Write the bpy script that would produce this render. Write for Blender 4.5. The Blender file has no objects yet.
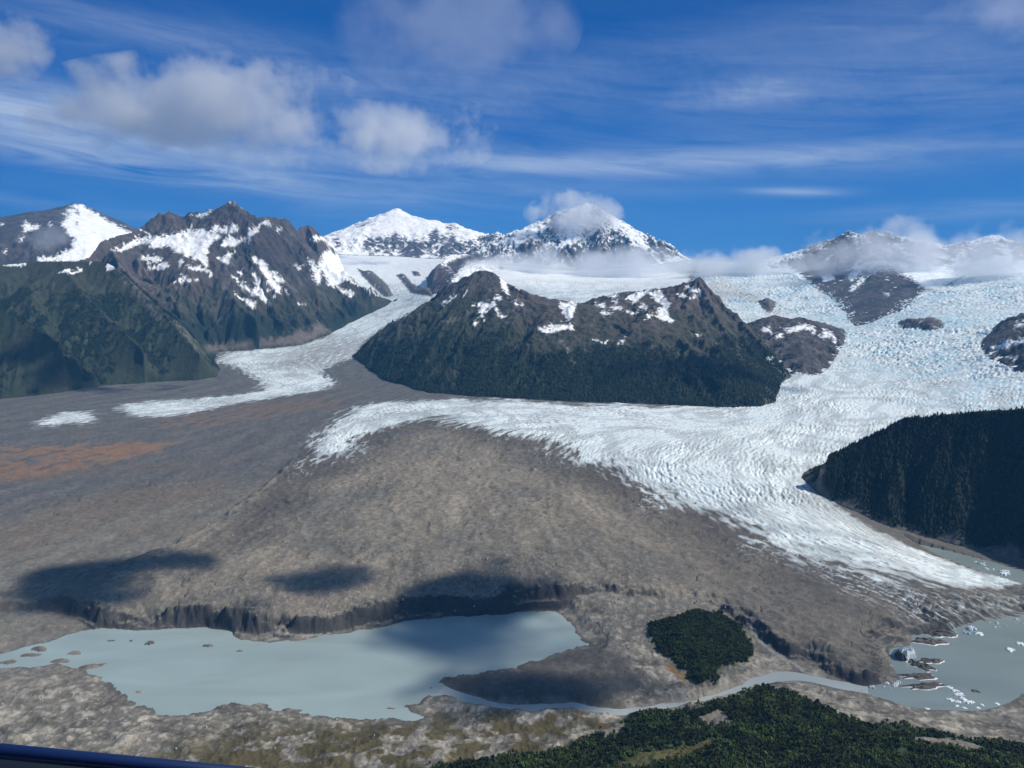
import bpy, math, random
import numpy as np

# ------------------------------------------------------------------ basics
rng = np.random.default_rng(7)
random.seed(7)
scene = bpy.context.scene
col = scene.collection
W_PX, H_PX, F_PX = 1024.0, 768.0, 740.0
CAM_H = 1000.0
PITCH = math.radians(8.9)
CP, SP = math.cos(PITCH), math.sin(PITCH)
SUN_AZ, SUN_EL = math.radians(94), math.radians(45)      # bearing clockwise from +Y, height
SUN = np.array([math.cos(SUN_EL)*math.sin(SUN_AZ), math.cos(SUN_EL)*math.cos(SUN_AZ), math.sin(SUN_EL)])

def bearing(u, v):
    """survey bearing of a photo point: azimuth and tangent of elevation"""
    x = (np.asarray(u, float)-W_PX/2)/F_PX; y = (H_PX/2-np.asarray(v, float))/F_PX
    dx = x; dy = CP + y*SP; dz = -SP + y*CP
    return np.arctan2(dx, dy), dz/np.hypot(dx, dy)

def photo_uv(X, Y, Z):
    dz = Z-CAM_H
    f = Y*CP - dz*SP; up = Y*SP + dz*CP
    f = np.maximum(f, 1.0)
    return W_PX/2 + F_PX*X/f, H_PX/2 - F_PX*up/f

def at_range(u, v, r):
    a, t = bearing(u, v)
    return np.array([r*math.sin(a), r*math.cos(a), CAM_H + r*t])

def at_level(u, v, z=0.0):
    a, t = bearing(u, v)
    r = (z-CAM_H)/t
    return np.stack([r*np.sin(a), r*np.cos(a)], -1)

def ss(a, b, x):
    t = np.clip((x-a)/(b-a), 0, 1)
    return t*t*(3-2*t)

def lerp(a, b, t): return a+(b-a)*t

# ------------------------------------------------------------------ noise
def _hash(ix, iy, seed):
    h = (ix.astype(np.int64)*374761393 + iy.astype(np.int64)*668265263 + seed*1442695041) & 0xFFFFFFFF
    h = ((h ^ (h >> 13))*1274126177) & 0xFFFFFFFF
    h = ((h ^ (h >> 16))*2246822519) & 0xFFFFFFFF
    return (h ^ (h >> 15)) & 0xFFFFFFFF

_TAB = np.stack([np.cos(np.arange(256)*2*np.pi/256), np.sin(np.arange(256)*2*np.pi/256)], -1).astype(np.float32)

def perlin(x, y, seed=0):
    x0 = np.floor(x); y0 = np.floor(y)
    fx = (x-x0).astype(np.float32); fy = (y-y0).astype(np.float32)
    ix = x0.astype(np.int64); iy = y0.astype(np.int64)
    ux = fx*fx*fx*(fx*(fx*6-15)+10); uy = fy*fy*fy*(fy*(fy*6-15)+10)
    def g(i, j):
        k = _hash(ix+i, iy+j, seed) & 255
        return _TAB[k, 0]*(fx-i) + _TAB[k, 1]*(fy-j)
    a = g(0, 0); b = g(1, 0); c = g(0, 1); d = g(1, 1)
    return ((a+(b-a)*ux) + ((c+(d-c)*ux)-(a+(b-a)*ux))*uy)*1.5

def fbm(x, y, size, octs=4, seed=0, gain=.5):
    s = np.zeros(np.shape(x), np.float32); a = 1.0; tot = 0
    for o in range(octs):
        s += a*perlin(x/size+17.3*o, y/size-9.1*o, seed+o); tot += a
        a *= gain; size *= .49
    return s/tot*1.6

def ridged(x, y, size, octs=4, seed=0, gain=.5):
    s = np.zeros(np.shape(x), np.float32); a = 1.0; tot = 0; w = 1.0
    for o in range(octs):
        n = 1-np.abs(perlin(x/size+7.7*o, y/size+3.1*o, seed+o))*1.6
        n = np.clip(n, 0, 1)**2*w
        s += a*n; tot += a; w = np.clip(n*1.6, 0, 1); a *= gain; size *= .47
    return s/tot

def gabor(x, y, dx, dy, size, seed=0):
    """stripes whose wave vector follows the field (dx,dy); one wave per cell"""
    px = x/size; py = y/size
    x0 = np.floor(px); y0 = np.floor(py)
    ix = x0.astype(np.int64); iy = y0.astype(np.int64)
    fx = (px-x0).astype(np.float32); fy = (py-y0).astype(np.float32)
    dx = dx.astype(np.float32)*6.2832; dy = dy.astype(np.float32)*6.2832
    c = np.zeros(fx.shape, np.float32); s = np.zeros_like(c); w = np.full_like(c, 1e-6)
    for i in (-1, 0, 1):
        for j in (-1, 0, 1):
            h = _hash(ix+i, iy+j, seed)
            jx = (h & 1023).astype(np.float32)/1023; jy = ((h >> 10) & 1023).astype(np.float32)/1023
            qx = fx-i-jx; qy = fy-j-jy
            k = np.clip(1-(qx*qx+qy*qy)/1.6, 0, 1); k = k*k
            m = qx*dx+qy*dy
            c += np.cos(m)*k; s += np.sin(m)*k; w += k
    return c/w, s/w

# ------------------------------------------------------------------ polygons
def seg_dist(X, Y, pts, closed):
    best = np.full(X.shape, 1e18)
    n = len(pts)
    for i in range(n if closed else n-1):
        ax, ay = pts[i][:2]; bx, by = pts[(i+1) % n][:2]
        ex, ey = bx-ax, by-ay; L = ex*ex+ey*ey+1e-9
        t = np.clip(((X-ax)*ex+(Y-ay)*ey)/L, 0, 1)
        d = (X-ax-t*ex)**2+(Y-ay-t*ey)**2
        np.minimum(best, d, out=best)
    return np.sqrt(best)

def signed(X, Y, pts, margin=400.0):
    """signed distance to a closed outline (inside positive), clipped at -margin away from it"""
    pts = np.asarray(pts, float)[:, :2]
    lo = pts.min(0)-margin; hi = pts.max(0)+margin
    out = np.full(X.shape, -margin, np.float64)
    m = (X > lo[0]) & (X < hi[0]) & (Y > lo[1]) & (Y < hi[1])
    if not m.any(): return out
    x = X[m]; y = Y[m]
    ins = np.zeros(x.shape, bool); n = len(pts)
    for i in range(n):
        ax, ay = pts[i]; bx, by = pts[(i+1) % n]
        if ay == by: continue
        c = ((ay > y) != (by > y)) & (x < (bx-ax)*(y-ay)/(by-ay)+ax)
        ins ^= c
    d = seg_dist(x, y, pts, True)
    out[m] = np.clip(np.where(ins, d, -d), -margin, None)
    return out

# ------------------------------------------------------------------ grids
class Grid:
    """fan of radial profiles: real terrain sampled finer near by, coarser far off"""
    def __init__(s, az, rr):
        s.az, s.rr = az, rr
        A, R = np.meshgrid(az, rr)
        s.X = R*np.sin(A); s.Y = R*np.cos(A); s.R = R; s.A = A
        s.Z = np.zeros_like(s.X)
    def grad(s, Z):
        zr, za = np.gradient(Z, s.rr, s.az)
        za = za/s.R
        sa, ca = np.sin(s.A), np.cos(s.A)
        return zr*sa+za*ca, zr*ca-za*sa
    def look(s, F, x, y):
        r = np.hypot(x, y); a = np.arctan2(x, y)
        i = np.clip(np.interp(r, s.rr, np.arange(len(s.rr))), 0, len(s.rr)-1.001)
        j = np.clip(np.interp(a, s.az, np.arange(len(s.az))), 0, len(s.az)-1.001)
        i0 = i.astype(int); j0 = j.astype(int); fi = i-i0; fj = j-j0
        return (F[i0, j0]*(1-fi)*(1-fj)+F[i0+1, j0]*fi*(1-fj)+F[i0, j0+1]*(1-fi)*fj+F[i0+1, j0+1]*fi*fj)
    def pick(s, u, v):
        a, t = bearing(u, v)
        j = np.clip(np.interp(a, s.az, np.arange(len(s.az))), 0, len(s.az)-1.001); j0 = int(j); f = j-j0
        z = s.Z[:, j0]*(1-f)+s.Z[:, j0+1]*f
        e = (z-CAM_H)/s.rr
        k = np.argmax(e >= t) if (e >= t).any() else int(np.argmax(e))
        r = s.rr[k]
        if k > 0 and e[k] > e[k-1] and e[k-1] < t:
            q = np.clip((t-e[k-1])/(e[k]-e[k-1]), 0, 1); r = s.rr[k-1]+(s.rr[k]-s.rr[k-1])*q
        return np.array([r*math.sin(a), r*math.cos(a)])
    def picks(s, pts): return [s.pick(*p) for p in pts]

def link(o, parent=None):
    col.objects.link(o)
    if parent is not None: o.parent = parent
    return o

def tag(o, label=None, cat=None, group=None, kind=None):
    if label: o['label'] = label
    if cat: o['category'] = cat
    if group: o['group'] = group
    if kind: o['kind'] = kind
    return o

def mesh_np(name, verts, faces, mat, attrs=None, smooth=True):
    """verts (n,3), faces (m,k) -> mesh datablock; attrs {name: (n,3) colours}"""
    me = bpy.data.meshes.new(name)
    verts = np.ascontiguousarray(verts, np.float32); faces = np.ascontiguousarray(faces, np.int32)
    n, (m, k) = len(verts), faces.shape
    me.vertices.add(n); me.vertices.foreach_set('co', verts.ravel())
    me.loops.add(m*k); me.loops.foreach_set('vertex_index', faces.ravel())
    me.polygons.add(m); me.polygons.foreach_set('loop_start', np.arange(0, m*k, k, dtype=np.int32))
    if smooth: me.polygons.foreach_set('use_smooth', np.ones(m, bool))
    for an, c in (attrs or {}).items():
        at = me.attributes.new(an, 'FLOAT_COLOR', 'POINT')
        c4 = np.ones((n, 4), np.float32); c4[:, :3] = c
        at.data.foreach_set('color', c4.ravel())
    me.materials.append(mat)
    me.update(); me.validate()
    return me

def grid_mesh(name, G, Z, fmask, C, mat):
    nr, na = Z.shape
    idx = np.arange(nr*na).reshape(nr, na)
    q = np.stack([idx[:-1, :-1], idx[:-1, 1:], idx[1:, 1:], idx[1:, :-1]], -1)[fmask]
    used = np.zeros(nr*na, bool); used[q.ravel()] = True
    re = np.cumsum(used)-1
    V = np.stack([G.X.ravel()[used], G.Y.ravel()[used], Z.ravel()[used]], -1)
    me = mesh_np(name, V, re[q][:, ::-1] if False else re[q], mat, {'albedo': C.reshape(-1, 3)[used]})
    o = bpy.data.objects.new(name, me)
    return link(o)

def face_any(M): return M[:-1, :-1] | M[1:, :-1] | M[:-1, 1:] | M[1:, 1:]
def face_avg(M): return (M[:-1, :-1]+M[1:, :-1]+M[:-1, 1:]+M[1:, 1:])*.25

# ------------------------------------------------------------------ materials
def nn(nt, t, **kw):
    n = nt.nodes.new(t)
    for k, v in kw.items(): setattr(n, k, v)
    return n

def surface_mat(name, grain=((3.0, .25), (14.0, .2)), rough=.9, spec=.2, bump=0.0, bump_size=6.0, sss=None):
    """albedo attribute broken up by procedural grain of given sizes in metres"""
    m = bpy.data.materials.new(name); m.use_nodes = True
    nt = m.node_tree; L = nt.links; b = nt.nodes['Principled BSDF']
    at = nn(nt, 'ShaderNodeAttribute', attribute_name='albedo')
    tc = nn(nt, 'ShaderNodeNewGeometry')
    cur = at.outputs['Color']
    for size, amt in grain:
        no = nn(nt, 'ShaderNodeTexNoise'); no.inputs['Scale'].default_value = 1.0/size
        no.inputs['Detail'].default_value = 2.0
        L.new(tc.outputs['Position'], no.inputs['Vector'])
        mr = nn(nt, 'ShaderNodeMapRange'); mr.inputs['From Min'].default_value = .25; mr.inputs['From Max'].default_value = .75
        mr.inputs['To Min'].default_value = 1-amt; mr.inputs['To Max'].default_value = 1+amt
        L.new(no.outputs['Fac'], mr.inputs['Value'])
        mx = nn(nt, 'ShaderNodeVectorMath', operation='SCALE')
        L.new(cur, mx.inputs[0]); L.new(mr.outputs['Result'], mx.inputs['Scale'])
        cur = mx.outputs['Vector']
    L.new(cur, b.inputs['Base Color'])
    b.inputs['Roughness'].default_value = rough
    b.inputs['Specular IOR Level'].default_value = spec
    if bump:
        no = nn(nt, 'ShaderNodeTexNoise'); no.inputs['Scale'].default_value = 1.0/bump_size; no.inputs['Detail'].default_value = 3
        L.new(tc.outputs['Position'], no.inputs['Vector'])
        bp = nn(nt, 'ShaderNodeBump'); bp.inputs['Strength'].default_value = 1.0; bp.inputs['Distance'].default_value = bump
        L.new(no.outputs['Fac'], bp.inputs['Height']); L.new(bp.outputs['Normal'], b.inputs['Normal'])
    return m

M_GROUND = surface_mat('debris_and_gravel', ((5.0, .20), (15.0, .14), (60., .10)), bump=.6, bump_size=7.0)
M_ICE = surface_mat('glacier_ice', ((5.0, .10), (25.0, .08)), rough=.65, spec=.3, bump=1.2, bump_size=9)
M_MOUNT = surface_mat('mountain_side', ((12.0, .28), (50.0, .18)), bump=5.0, bump_size=22)
M_FAR = surface_mat('high_mountain_side', ((25.0, .2), (90.0, .12)), bump=9.0, bump_size=45)
M_LEAF = surface_mat('conifer_foliage', ((2.0, .3), (26.0, .5)), rough=.8, spec=.15)

def water_mat(name, c, rough=.22):
    m = bpy.data.materials.new(name); m.use_nodes = True
    nt = m.node_tree; L = nt.links; b = nt.nodes['Principled BSDF']
    geo = nn(nt, 'ShaderNodeNewGeometry')
    no = nn(nt, 'ShaderNodeTexNoise'); no.inputs['Scale'].default_value = 1/160; no.inputs['Detail'].default_value = 4
    mp = nn(nt, 'ShaderNodeVectorMath', operation='MULTIPLY'); mp.inputs[1].default_value = (.35, 1, 1)
    L.new(geo.outputs['Position'], mp.inputs[0]); L.new(mp.outputs['Vector'], no.inputs['Vector'])
    mr = nn(nt, 'ShaderNodeMapRange'); mr.inputs['From Min'].default_value = .25; mr.inputs['From Max'].default_value = .75; mr.inputs['To Min'].default_value = .86; mr.inputs['To Max'].default_value = 1.12; no.inputs['Distortion'].default_value = 1.2
    L.new(no.outputs['Fac'], mr.inputs['Value'])
    sc = nn(nt, 'ShaderNodeVectorMath', operation='SCALE'); sc.inputs[0].default_value = c
    L.new(mr.outputs['Result'], sc.inputs['Scale']); L.new(sc.outputs['Vector'], b.inputs['Base Color'])
    b.inputs['Roughness'].default_value = rough; b.inputs['IOR'].default_value = 1.33
    n2 = nn(nt, 'ShaderNodeTexNoise'); n2.inputs['Scale'].default_value = .35; n2.inputs['Detail'].default_value = 2
    L.new(geo.outputs['Position'], n2.inputs['Vector'])
    bp = nn(nt, 'ShaderNodeBump'); bp.inputs['Strength'].default_value = .25; bp.inputs['Distance'].default_value = .25
    L.new(n2.outputs['Fac'], bp.inputs['Height']); L.new(bp.outputs['Normal'], b.inputs['Normal'])
    return m

M_LAKE = water_mat('silty_lake_water', (.265, .335, .34))
M_POND = water_mat('grey_melt_water', (.20, .25, .255))
M_RIVER = water_mat('river_water', (.33, .375, .38), .4)

# ------------------------------------------------------------------ ground heights: spline through surveyed points
CTRL = []
def cz(u, v, z):
    p = at_level(u, v, z); CTRL.append((p[0], p[1], z))
def cr(u, v, r):
    CTRL.append(tuple(at_range(u, v, r)))
for u, v, z in [
    (-150, 800, 40), (100, 780, 22), (300, 768, 25), (400, 768, 35), (560, 745, 30), (700, 715, 30), (765, 700, 42), (900, 722, 30), (1024, 748, 40),
    (820, 775, 105), (1024, 800, 130), (650, 800, 90), (1180, 780, 90), (400, 900, 90), (900, 900, 170), (100, 900, 50), (1200, 900, 150), (-200, 900, 50),
    (-150, 700, 12), (0, 700, 10), (120, 730, 14), (250, 730, 14), (400, 735, 14), (520, 690, 12), (640, 690, 10), (600, 655, 14), (660, 600, 34),
    (50, 620, 12), (-150, 620, 16), (200, 640, 2), (400, 650, 1), (520, 640, 1), (960, 660, 0), (1024, 650, 0), (1100, 650, 2), (800, 690, 5), (980, 725, 18),
    (300, 590, 18), (480, 580, 30), (150, 590, 16), (0, 590, 16), (-150, 560, 26), (0, 540, 34), (150, 520, 46), (0, 460, 68), (-150, 440, 85), (100, 440, 85),
    (270, 480, 78), (400, 500, 84), (330, 430, 120), (500, 540, 62), (600, 560, 56), (700, 560, 52), (800, 590, 40), (880, 620, 24), (640, 500, 100), (740, 560, 60),
    (450, 430, 150), (600, 430, 166), (700, 470, 145), (760, 500, 122), (830, 535, 88), (920, 570, 44), (1010, 590, 20), (480, 405, 172), (600, 410, 184), (720, 415, 190),
    (800, 450, 165), (790, 410, 208), (900, 372, 285), (870, 520, 78), (950, 550, 38), (1024, 570, 35), (1180, 570, 38), (1100, 600, 12),
    (0, 400, 100), (-160, 405, 105), (110, 390, 106), (200, 382, 112), (130, 412, 104), (250, 402, 112), (300, 378, 134), (240, 357, 165), (380, 380, 150), (350, 395, 140),
    (340, 360, 200), (240, 430, 100)]:
    cz(u, v, z)
for u, v, r in [
    (320, 335, 8300), (380, 307, 9700), (400, 286, 11000), (345, 278, 11600), (420, 290, 10600), (390, 264, 12800), (340, 256, 13400), (400, 257, 13600), (450, 259, 13600),
    (1000, 372, 5500), (950, 347, 6400), (1060, 360, 5700), (800, 346, 6500), (860, 340, 6800), (900, 328, 7250), (855, 327, 7500), (940, 320, 7350), (940, 301, 8200), (965, 286, 9000),
    (1012, 274, 9700), (1000, 310, 7800), (1100, 300, 8200), (1160, 290, 8500), (1100, 274, 10800), (1000, 274, 12300), (740, 320, 7600), (740, 292, 8900), (700, 283, 9300), (790, 285, 9300), (840, 308, 8300),
    (780, 272, 10600), (720, 272, 10600), (568, 313, 7600), (568, 300, 8300), (560, 286, 9400), (600, 276, 10500), (560, 271, 11300), (640, 284, 9600), (490, 268, 10800), (470, 275, 10000), (500, 255, 12800), (620, 262, 12000),
    (900, 272, 12500), (0, 262, 11500), (100, 262, 11500), (-160, 262, 11500), (200, 262, 12000)]:
    cr(u, v, r)
for u in (-200, 60, 300, 560, 800, 1060, 1260):
    a, _ = bearing(u, 268); CTRL.append((17500*math.sin(a), 17500*math.cos(a), 1000))
CTRL = np.array(CTRL); S_T = 1000.0
def tps_fit(P, z, lam=.002):
    n = len(P); d2 = ((P[:, None]-P[None])**2).sum(-1)
    K = .5*d2*np.log(d2+1e-12)+lam*np.eye(n)
    Pm = np.c_[np.ones(n), P]
    A = np.block([[K, Pm], [Pm.T, np.zeros((3, 3))]])
    return np.linalg.solve(A, np.r_[z, np.zeros(3)])
TW = tps_fit(CTRL[:, :2]/S_T, CTRL[:, 2])
def tps(X, Y):
    x = X.ravel()/S_T; y = Y.ravel()/S_T; out = np.empty(x.shape)
    P = CTRL[:, :2]/S_T; n = len(P)
    for i in range(0, len(x), 60000):
        sl = slice(i, i+60000)
        d2 = (x[sl, None]-P[None, :, 0])**2+(y[sl, None]-P[None, :, 1])**2
        out[sl] = (.5*d2*np.log(d2+1e-12))@TW[:n]+TW[n]+TW[n+1]*x[sl]+TW[n+2]*y[sl]
    return out.reshape(X.shape)

az = np.radians(np.linspace(-40.5, 40.5, 1480))
rr = [880.0]
while rr[-1] < 17000:
    r = rr[-1]; rr.append(r+float(np.clip(.62*(r*r+1e6)/(CAM_H*F_PX), 2.8, 14 if r < 9500 else 40)))
G = Grid(az, np.array(rr))
X, Y = G.X, G.Y
B = tps(X, Y)
G.Z = B
print('ground grid', X.shape)

# ---- outlines, surveyed from the photograph
LAKE = at_level(*np.array([(-60, 662), (0, 655), (20, 648), (50, 641), (75, 633), (90, 629), (150, 630), (200, 628), (232, 632), (240, 640), (270, 642), (300, 640), (340, 634), (375, 628), (400, 622), (440, 618),
    (470, 616), (500, 614), (530, 612), (555, 611), (567, 618), (575, 630), (579, 638), (588, 645), (560, 652), (530, 662), (515, 668), (500, 670), (480, 673), (460, 674), (440, 680), (437, 684), (447, 693),
    (428, 694), (420, 702), (407, 707), (424, 716), (425, 720), (395, 719), (370, 718), (335, 719), (320, 716), (290, 713), (270, 708), (245, 704), (225, 703), (205, 712), (190, 716), (165, 715), (140, 704),
    (120, 692), (105, 682), (95, 676), (85, 668), (60, 664), (30, 667), (0, 668), (-60, 672)], float).T)
POND = at_level(*np.array([(1120, 605), (1060, 609), (1024, 614), (1000, 619), (975, 622), (957, 627), (951, 631), (938, 632), (912, 635), (911, 645), (890, 650), (892, 662), (898, 675), (901, 681), (893, 684), (880, 684),
    (872, 688), (862, 690), (875, 695), (895, 703), (925, 709), (960, 711), (985, 710), (1000, 706), (1015, 698), (1030, 692), (1070, 690), (1120, 690)], float).T)
CHZ = 34.0
CHAN = at_level(*np.array([(902, 541), (925, 551), (950, 561), (985, 572), (1024, 584), (1060, 594), (1060, 580), (1024, 571), (985, 560), (950, 551), (925, 545)], float).T, CHZ)
RIV_PX = [(440, 690), (452, 694), (470, 699), (500, 705.5), (530, 707.5), (570, 705), (600, 710), (622, 712), (650, 708), (700, 702), (735, 691), (760, 680), (790, 676), (812, 679), (835, 684), (852, 687), (868, 690)]
RIV_W = [26, 16, 13, 14, 14, 12, 8, 7, 9, 12, 16, 22, 24, 14, 18, 22, 22]
RIV = at_level(*np.array(RIV_PX, float).T, .5)
CREEK = at_level(*np.array([(742, 622), (755, 637), (775, 652), (795, 662), (803, 668)], float).T, 8.0)
LOBE = np.array([at_level(u, v, z) for u, v, z in [(-60, 612, 25), (0, 612, 20), (60, 614, 15), (88, 627, 2), (150, 628, 2), (200, 626.5, 2), (232, 630, 2), (242, 638, 2), (270, 640, 2), (300, 638, 2), (340, 632, 2), (375, 626, 2), (400, 620, 2),
    (440, 616.5, 2), (470, 614, 2), (500, 612, 2), (530, 610.5, 2), (556, 608, 2), (600, 600, 20), (650, 602, 28), (700, 602, 28), (732, 622, 20), (760, 645, 12), (800, 667, 8), (830, 681, 3), (862, 687, 2), (893, 681, 2), (896, 670, 2),
    (890, 655, 2), (888, 649, 2), (908, 644, 2), (910, 634, 2), (936, 630, 2), (952, 627, 2), (975, 618, 4), (1024, 608, 8), (1100, 600, 15)]]
    + G.picks([(1010, 575), (900, 540), (820, 500), (800, 440), (600, 405), (420, 402), (330, 425), (305, 442), (270, 480), (240, 502), (200, 530), (150, 552), (90, 575), (30, 590), (-60, 600)]))
ICE = np.array(G.picks([(312, 441), (330, 426), (350, 411), (380, 403), (430, 399), (500, 400), (570, 403), (650, 405), (720, 405)])
    + [at_range(720, 390, 7200)[:2], at_range(640, 300, 9000)[:2], at_range(560, 330, 7300)[:2], at_range(430, 300, 9300)[:2]][:1]
    + [at_range(690, 283, 9000)[:2], at_range(700, 270, 16000)[:2], at_range(1270, 270, 16000)[:2], at_range(1270, 370, 3500)[:2], at_range(900, 430, 3300)[:2]]
    + G.picks([(815, 470), (806, 478), (814, 492), (850, 516), (880, 533), (908, 547), (940, 560), (975, 573), (1005, 580), (1018, 586), (985, 590), (940, 590), (890, 580), (850, 569), (800, 553), (750, 535), (700, 513),
       (660, 496), (620, 477), (585, 461), (550, 447), (520, 437), (490, 430), (455, 423), (430, 421), (400, 425), (370, 436), (348, 452), (332, 466), (318, 470), (313, 455)]))
ICE2 = np.array(G.picks([(132, 416), (117, 411), (120, 405), (150, 400), (200, 398), (240, 394), (262, 390), (257, 380), (238, 369), (214, 360), (225, 352), (260, 349), (300, 345), (330, 335)])
    + [at_range(300, 300, 9800)[:2], at_range(280, 270, 12000)[:2], at_range(280, 260, 16000)[:2], at_range(700, 262, 16000)[:2], at_range(690, 280, 9000)[:2], at_range(640, 290, 8200)[:2], at_range(560, 300, 7100)[:2], at_range(500, 285, 8000)[:2], at_range(445, 297, 8300)[:2]]
    + G.picks([(418, 308), (395, 321), (380, 330), (366, 341), (356, 356), (322, 371), (336, 381), (330, 389), (300, 394), (270, 399), (230, 405), (180, 415), (150, 418)]))
ICE3 = np.array(G.picks([(35, 424), (45, 417), (65, 412), (88, 411), (97, 417), (92, 424), (70, 423), (50, 427)]))
RUST = np.array(G.picks([(-60, 450), (0, 448), (60, 445), (120, 443), (172, 443), (150, 453), (100, 465), (50, 475), (0, 481), (-60, 484)]))
RUST2 = np.array(G.picks([(145, 428), (180, 416), (260, 405), (330, 396), (345, 402), (300, 412), (230, 424), (180, 430)]))
KNOLL = np.array(G.picks([(650, 626), (672, 618), (698, 610), (720, 614), (742, 628), (753, 648), (750, 660), (728, 668), (712, 682), (700, 687), (688, 676), (672, 660), (655, 648), (650, 636)]))
WOOD = np.array(G.picks([(430, 768), (470, 760), (520, 752), (560, 746), (600, 735), (618, 722), (640, 714), (690, 707), (725, 700), (745, 691), (765, 689), (800, 697), (830, 712), (870, 722), (920, 727), (970, 735), (1024, 744), (1100, 752), (1180, 760)])
    + [at_range(1180, 900, 900)[:2], at_range(300, 900, 900)[:2]])
SANDY = np.array(G.picks([(600, 768), (640, 752), (690, 742), (720, 738), (700, 752), (650, 768)]))
BARE = [np.array(G.picks(p)) for p in ([(700, 718), (722, 713), (735, 724), (705, 726)], [(600, 734), (625, 722), (630, 727), (605, 741)], [(880, 734), (960, 738), (1024, 752), (1024, 756), (940, 744)])]
OCHRE = np.array(G.picks([(664, 664), (674, 664), (690, 678), (684, 682), (674, 676)]))

# flow lines of the ice
FLOW = [G.picks(p) for p in ([(850, 335), (825, 390), (800, 430), (790, 470), (830, 528), (930, 574), (1010, 588)],
    [(800, 395), (770, 425), (700, 425), (600, 415), (450, 408), (360, 420), (318, 465)],
    [(790, 420), (720, 445), (700, 470), (740, 505), (830, 550), (920, 580)], [(760, 425), (640, 440), (600, 455), (640, 480), (700, 505)],
    [(400, 280), (395, 310), (330, 345), (250, 362), (300, 380), (220, 400), (125, 410)], [(600, 500), (700, 560), (800, 600), (900, 640)], [(480, 440), (450, 500), (430, 580)], [(400, 430), (330, 490), (250, 570)],
    [(960, 290), (900, 330), (850, 370), (820, 410)], [(720, 280), (790, 305), (850, 330)], [(350, 390), (260, 422), (150, 468), (0, 525)], [(300, 425), (215, 490), (80, 548)], [(120, 430), (50, 440), (-60, 460)])]
def flow_field(X, Y):
    tx = np.zeros(X.shape); ty = np.zeros(X.shape)
    for line in FLOW:
        for p, q in zip(line[:-1], line[1:]):
            e = q-p; L = np.hypot(*e)+1e-6; n = max(1, int(L/300))
            for k in range(n):
                c = p+e*(k+.5)/n
                w = (L/n)/(((X-c[0])**2+(Y-c[1])**2)/1e4+1.5)**1.6
                tx += w*e[0]/L; ty += w*e[1]/L
    m = np.hypot(tx, ty)+1e-12
    return tx/m, ty/m
# coarse evaluation, then spread over the fine grid
Gc = Grid(az[::6], np.array(rr)[::5])
fxc, fyc = flow_field(Gc.X, Gc.Y)
def up(F):
    t = np.stack([np.interp(az, Gc.az, row) for row in F])
    return np.stack([np.interp(G.rr, Gc.rr, t[:, j]) for j in range(t.shape[1])], 1)
fx, fy = up(fxc), up(fyc); fm = np.hypot(fx, fy)+1e-9; fx, fy = fx/fm, fy/fm

# ---- compose the ground
n_big = fbm(X, Y, 260, 4, 11)
n_mid = fbm(X, Y, 70, 3, 21)
n_small = fbm(X, Y, 22, 3, 31)
wx = 10*fbm(X, Y, 60, 3, 41); wy = 10*fbm(X, Y, 60, 3, 51)
bank = 30*fbm(X, Y, 170, 3, 43)*ss(2500, 2200, G.R)
lx = 22*fbm(X, Y, 190, 2, 47)+3*n_small; ly = 22*fbm(X, Y, 190, 2, 48)+3*n_small
nearb = ss(2600, 2300, G.R)
sd_lobe = signed(lerp(X+wx, X+lx, nearb), lerp(Y+wy, Y+ly, nearb), LOBE)
sd_lobe = sd_lobe+np.minimum(bank, 4)
sd_lake = signed(X+1.0*wx, Y+1.0*wy, LAKE)+5*n_small*ss(2100, 1900, G.R)
sd_pond = signed(X+.6*wx, Y+.6*wy, POND)
sd_chan = signed(X+.4*wx, Y+.4*wy, CHAN)
sd_ice = signed(X+wx, Y+wy, ICE)
sd_ice2 = np.maximum(signed(X+wx, Y+wy, ICE2), signed(X+wx, Y+wy, ICE3))
sd_knoll = signed(X+.8*wx, Y+.8*wy, KNOLL)+10*n_mid+4*n_small
sd_wood = signed(X+wx, Y+wy, WOOD)
d_riv = np.full(X.shape, 999.0)
mr = (G.R < 2600) & (X > -500) & (X < 1300)
d_riv[mr] = seg_dist(X[mr]+.4*wx[mr], Y[mr]+.4*wy[mr], RIV, False)
rivw = np.zeros(X.shape)
# local half width of the river
bw = np.full(X[mr].shape, 1e18); ww = np.zeros(X[mr].shape)
for p, w in zip(RIV, RIV_W):
    d = (X[mr]-p[0])**2+(Y[mr]-p[1])**2; k = d < bw; bw[k] = d[k]; ww[k] = w
rivw[mr] = ww/2
d_creek = np.full(X.shape, 999.0); d_creek[mr] = seg_dist(X[mr], Y[mr], CREEK, False)

# height of the debris covered ice above its surroundings
HL = [((88, 600), 44), ((200, 600), 48), ((300, 610), 48), ((400, 590), 48), ((480, 580), 44), ((550, 585), 34), ((610, 590), 16), ((690, 590), 8), ((750, 630), 30), ((830, 665), 36), ((880, 640), 16), ((950, 615), 16), ((1000, 600), 14),
      ((300, 445), 12), ((270, 480), 24), ((240, 500), 26), ((160, 545), 22), ((0, 600), 24), ((500, 450), 0), ((700, 500), 0), ((450, 520), 18), ((800, 540), 0), ((600, 430), 0), ((350, 430), 4), ((1000, 575), 4)]
hlw = np.zeros(X.shape); hlv = np.zeros(X.shape)
for (u, v), h in HL:
    p = G.pick(u, v); w = 1/(((X-p[0])**2+(Y-p[1])**2)/1e4+.5)**2; hlw += w; hlv += w*h
hl = hlv/hlw
hl = hl*(1+.35*fbm(X, Y, 240, 2, 45)*ss(2600, 2200, G.R))
n_tiny = fbm(X, Y, 10, 2, 32)*ss(2900, 2000, G.R)+fbm(X, Y, 19, 2, 34)*ss(2000, 2900, G.R)*ss(5500, 3800, G.R)
face = ss(3, 25, sd_lobe)*ss(75, 40, sd_lobe)*nearb
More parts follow.
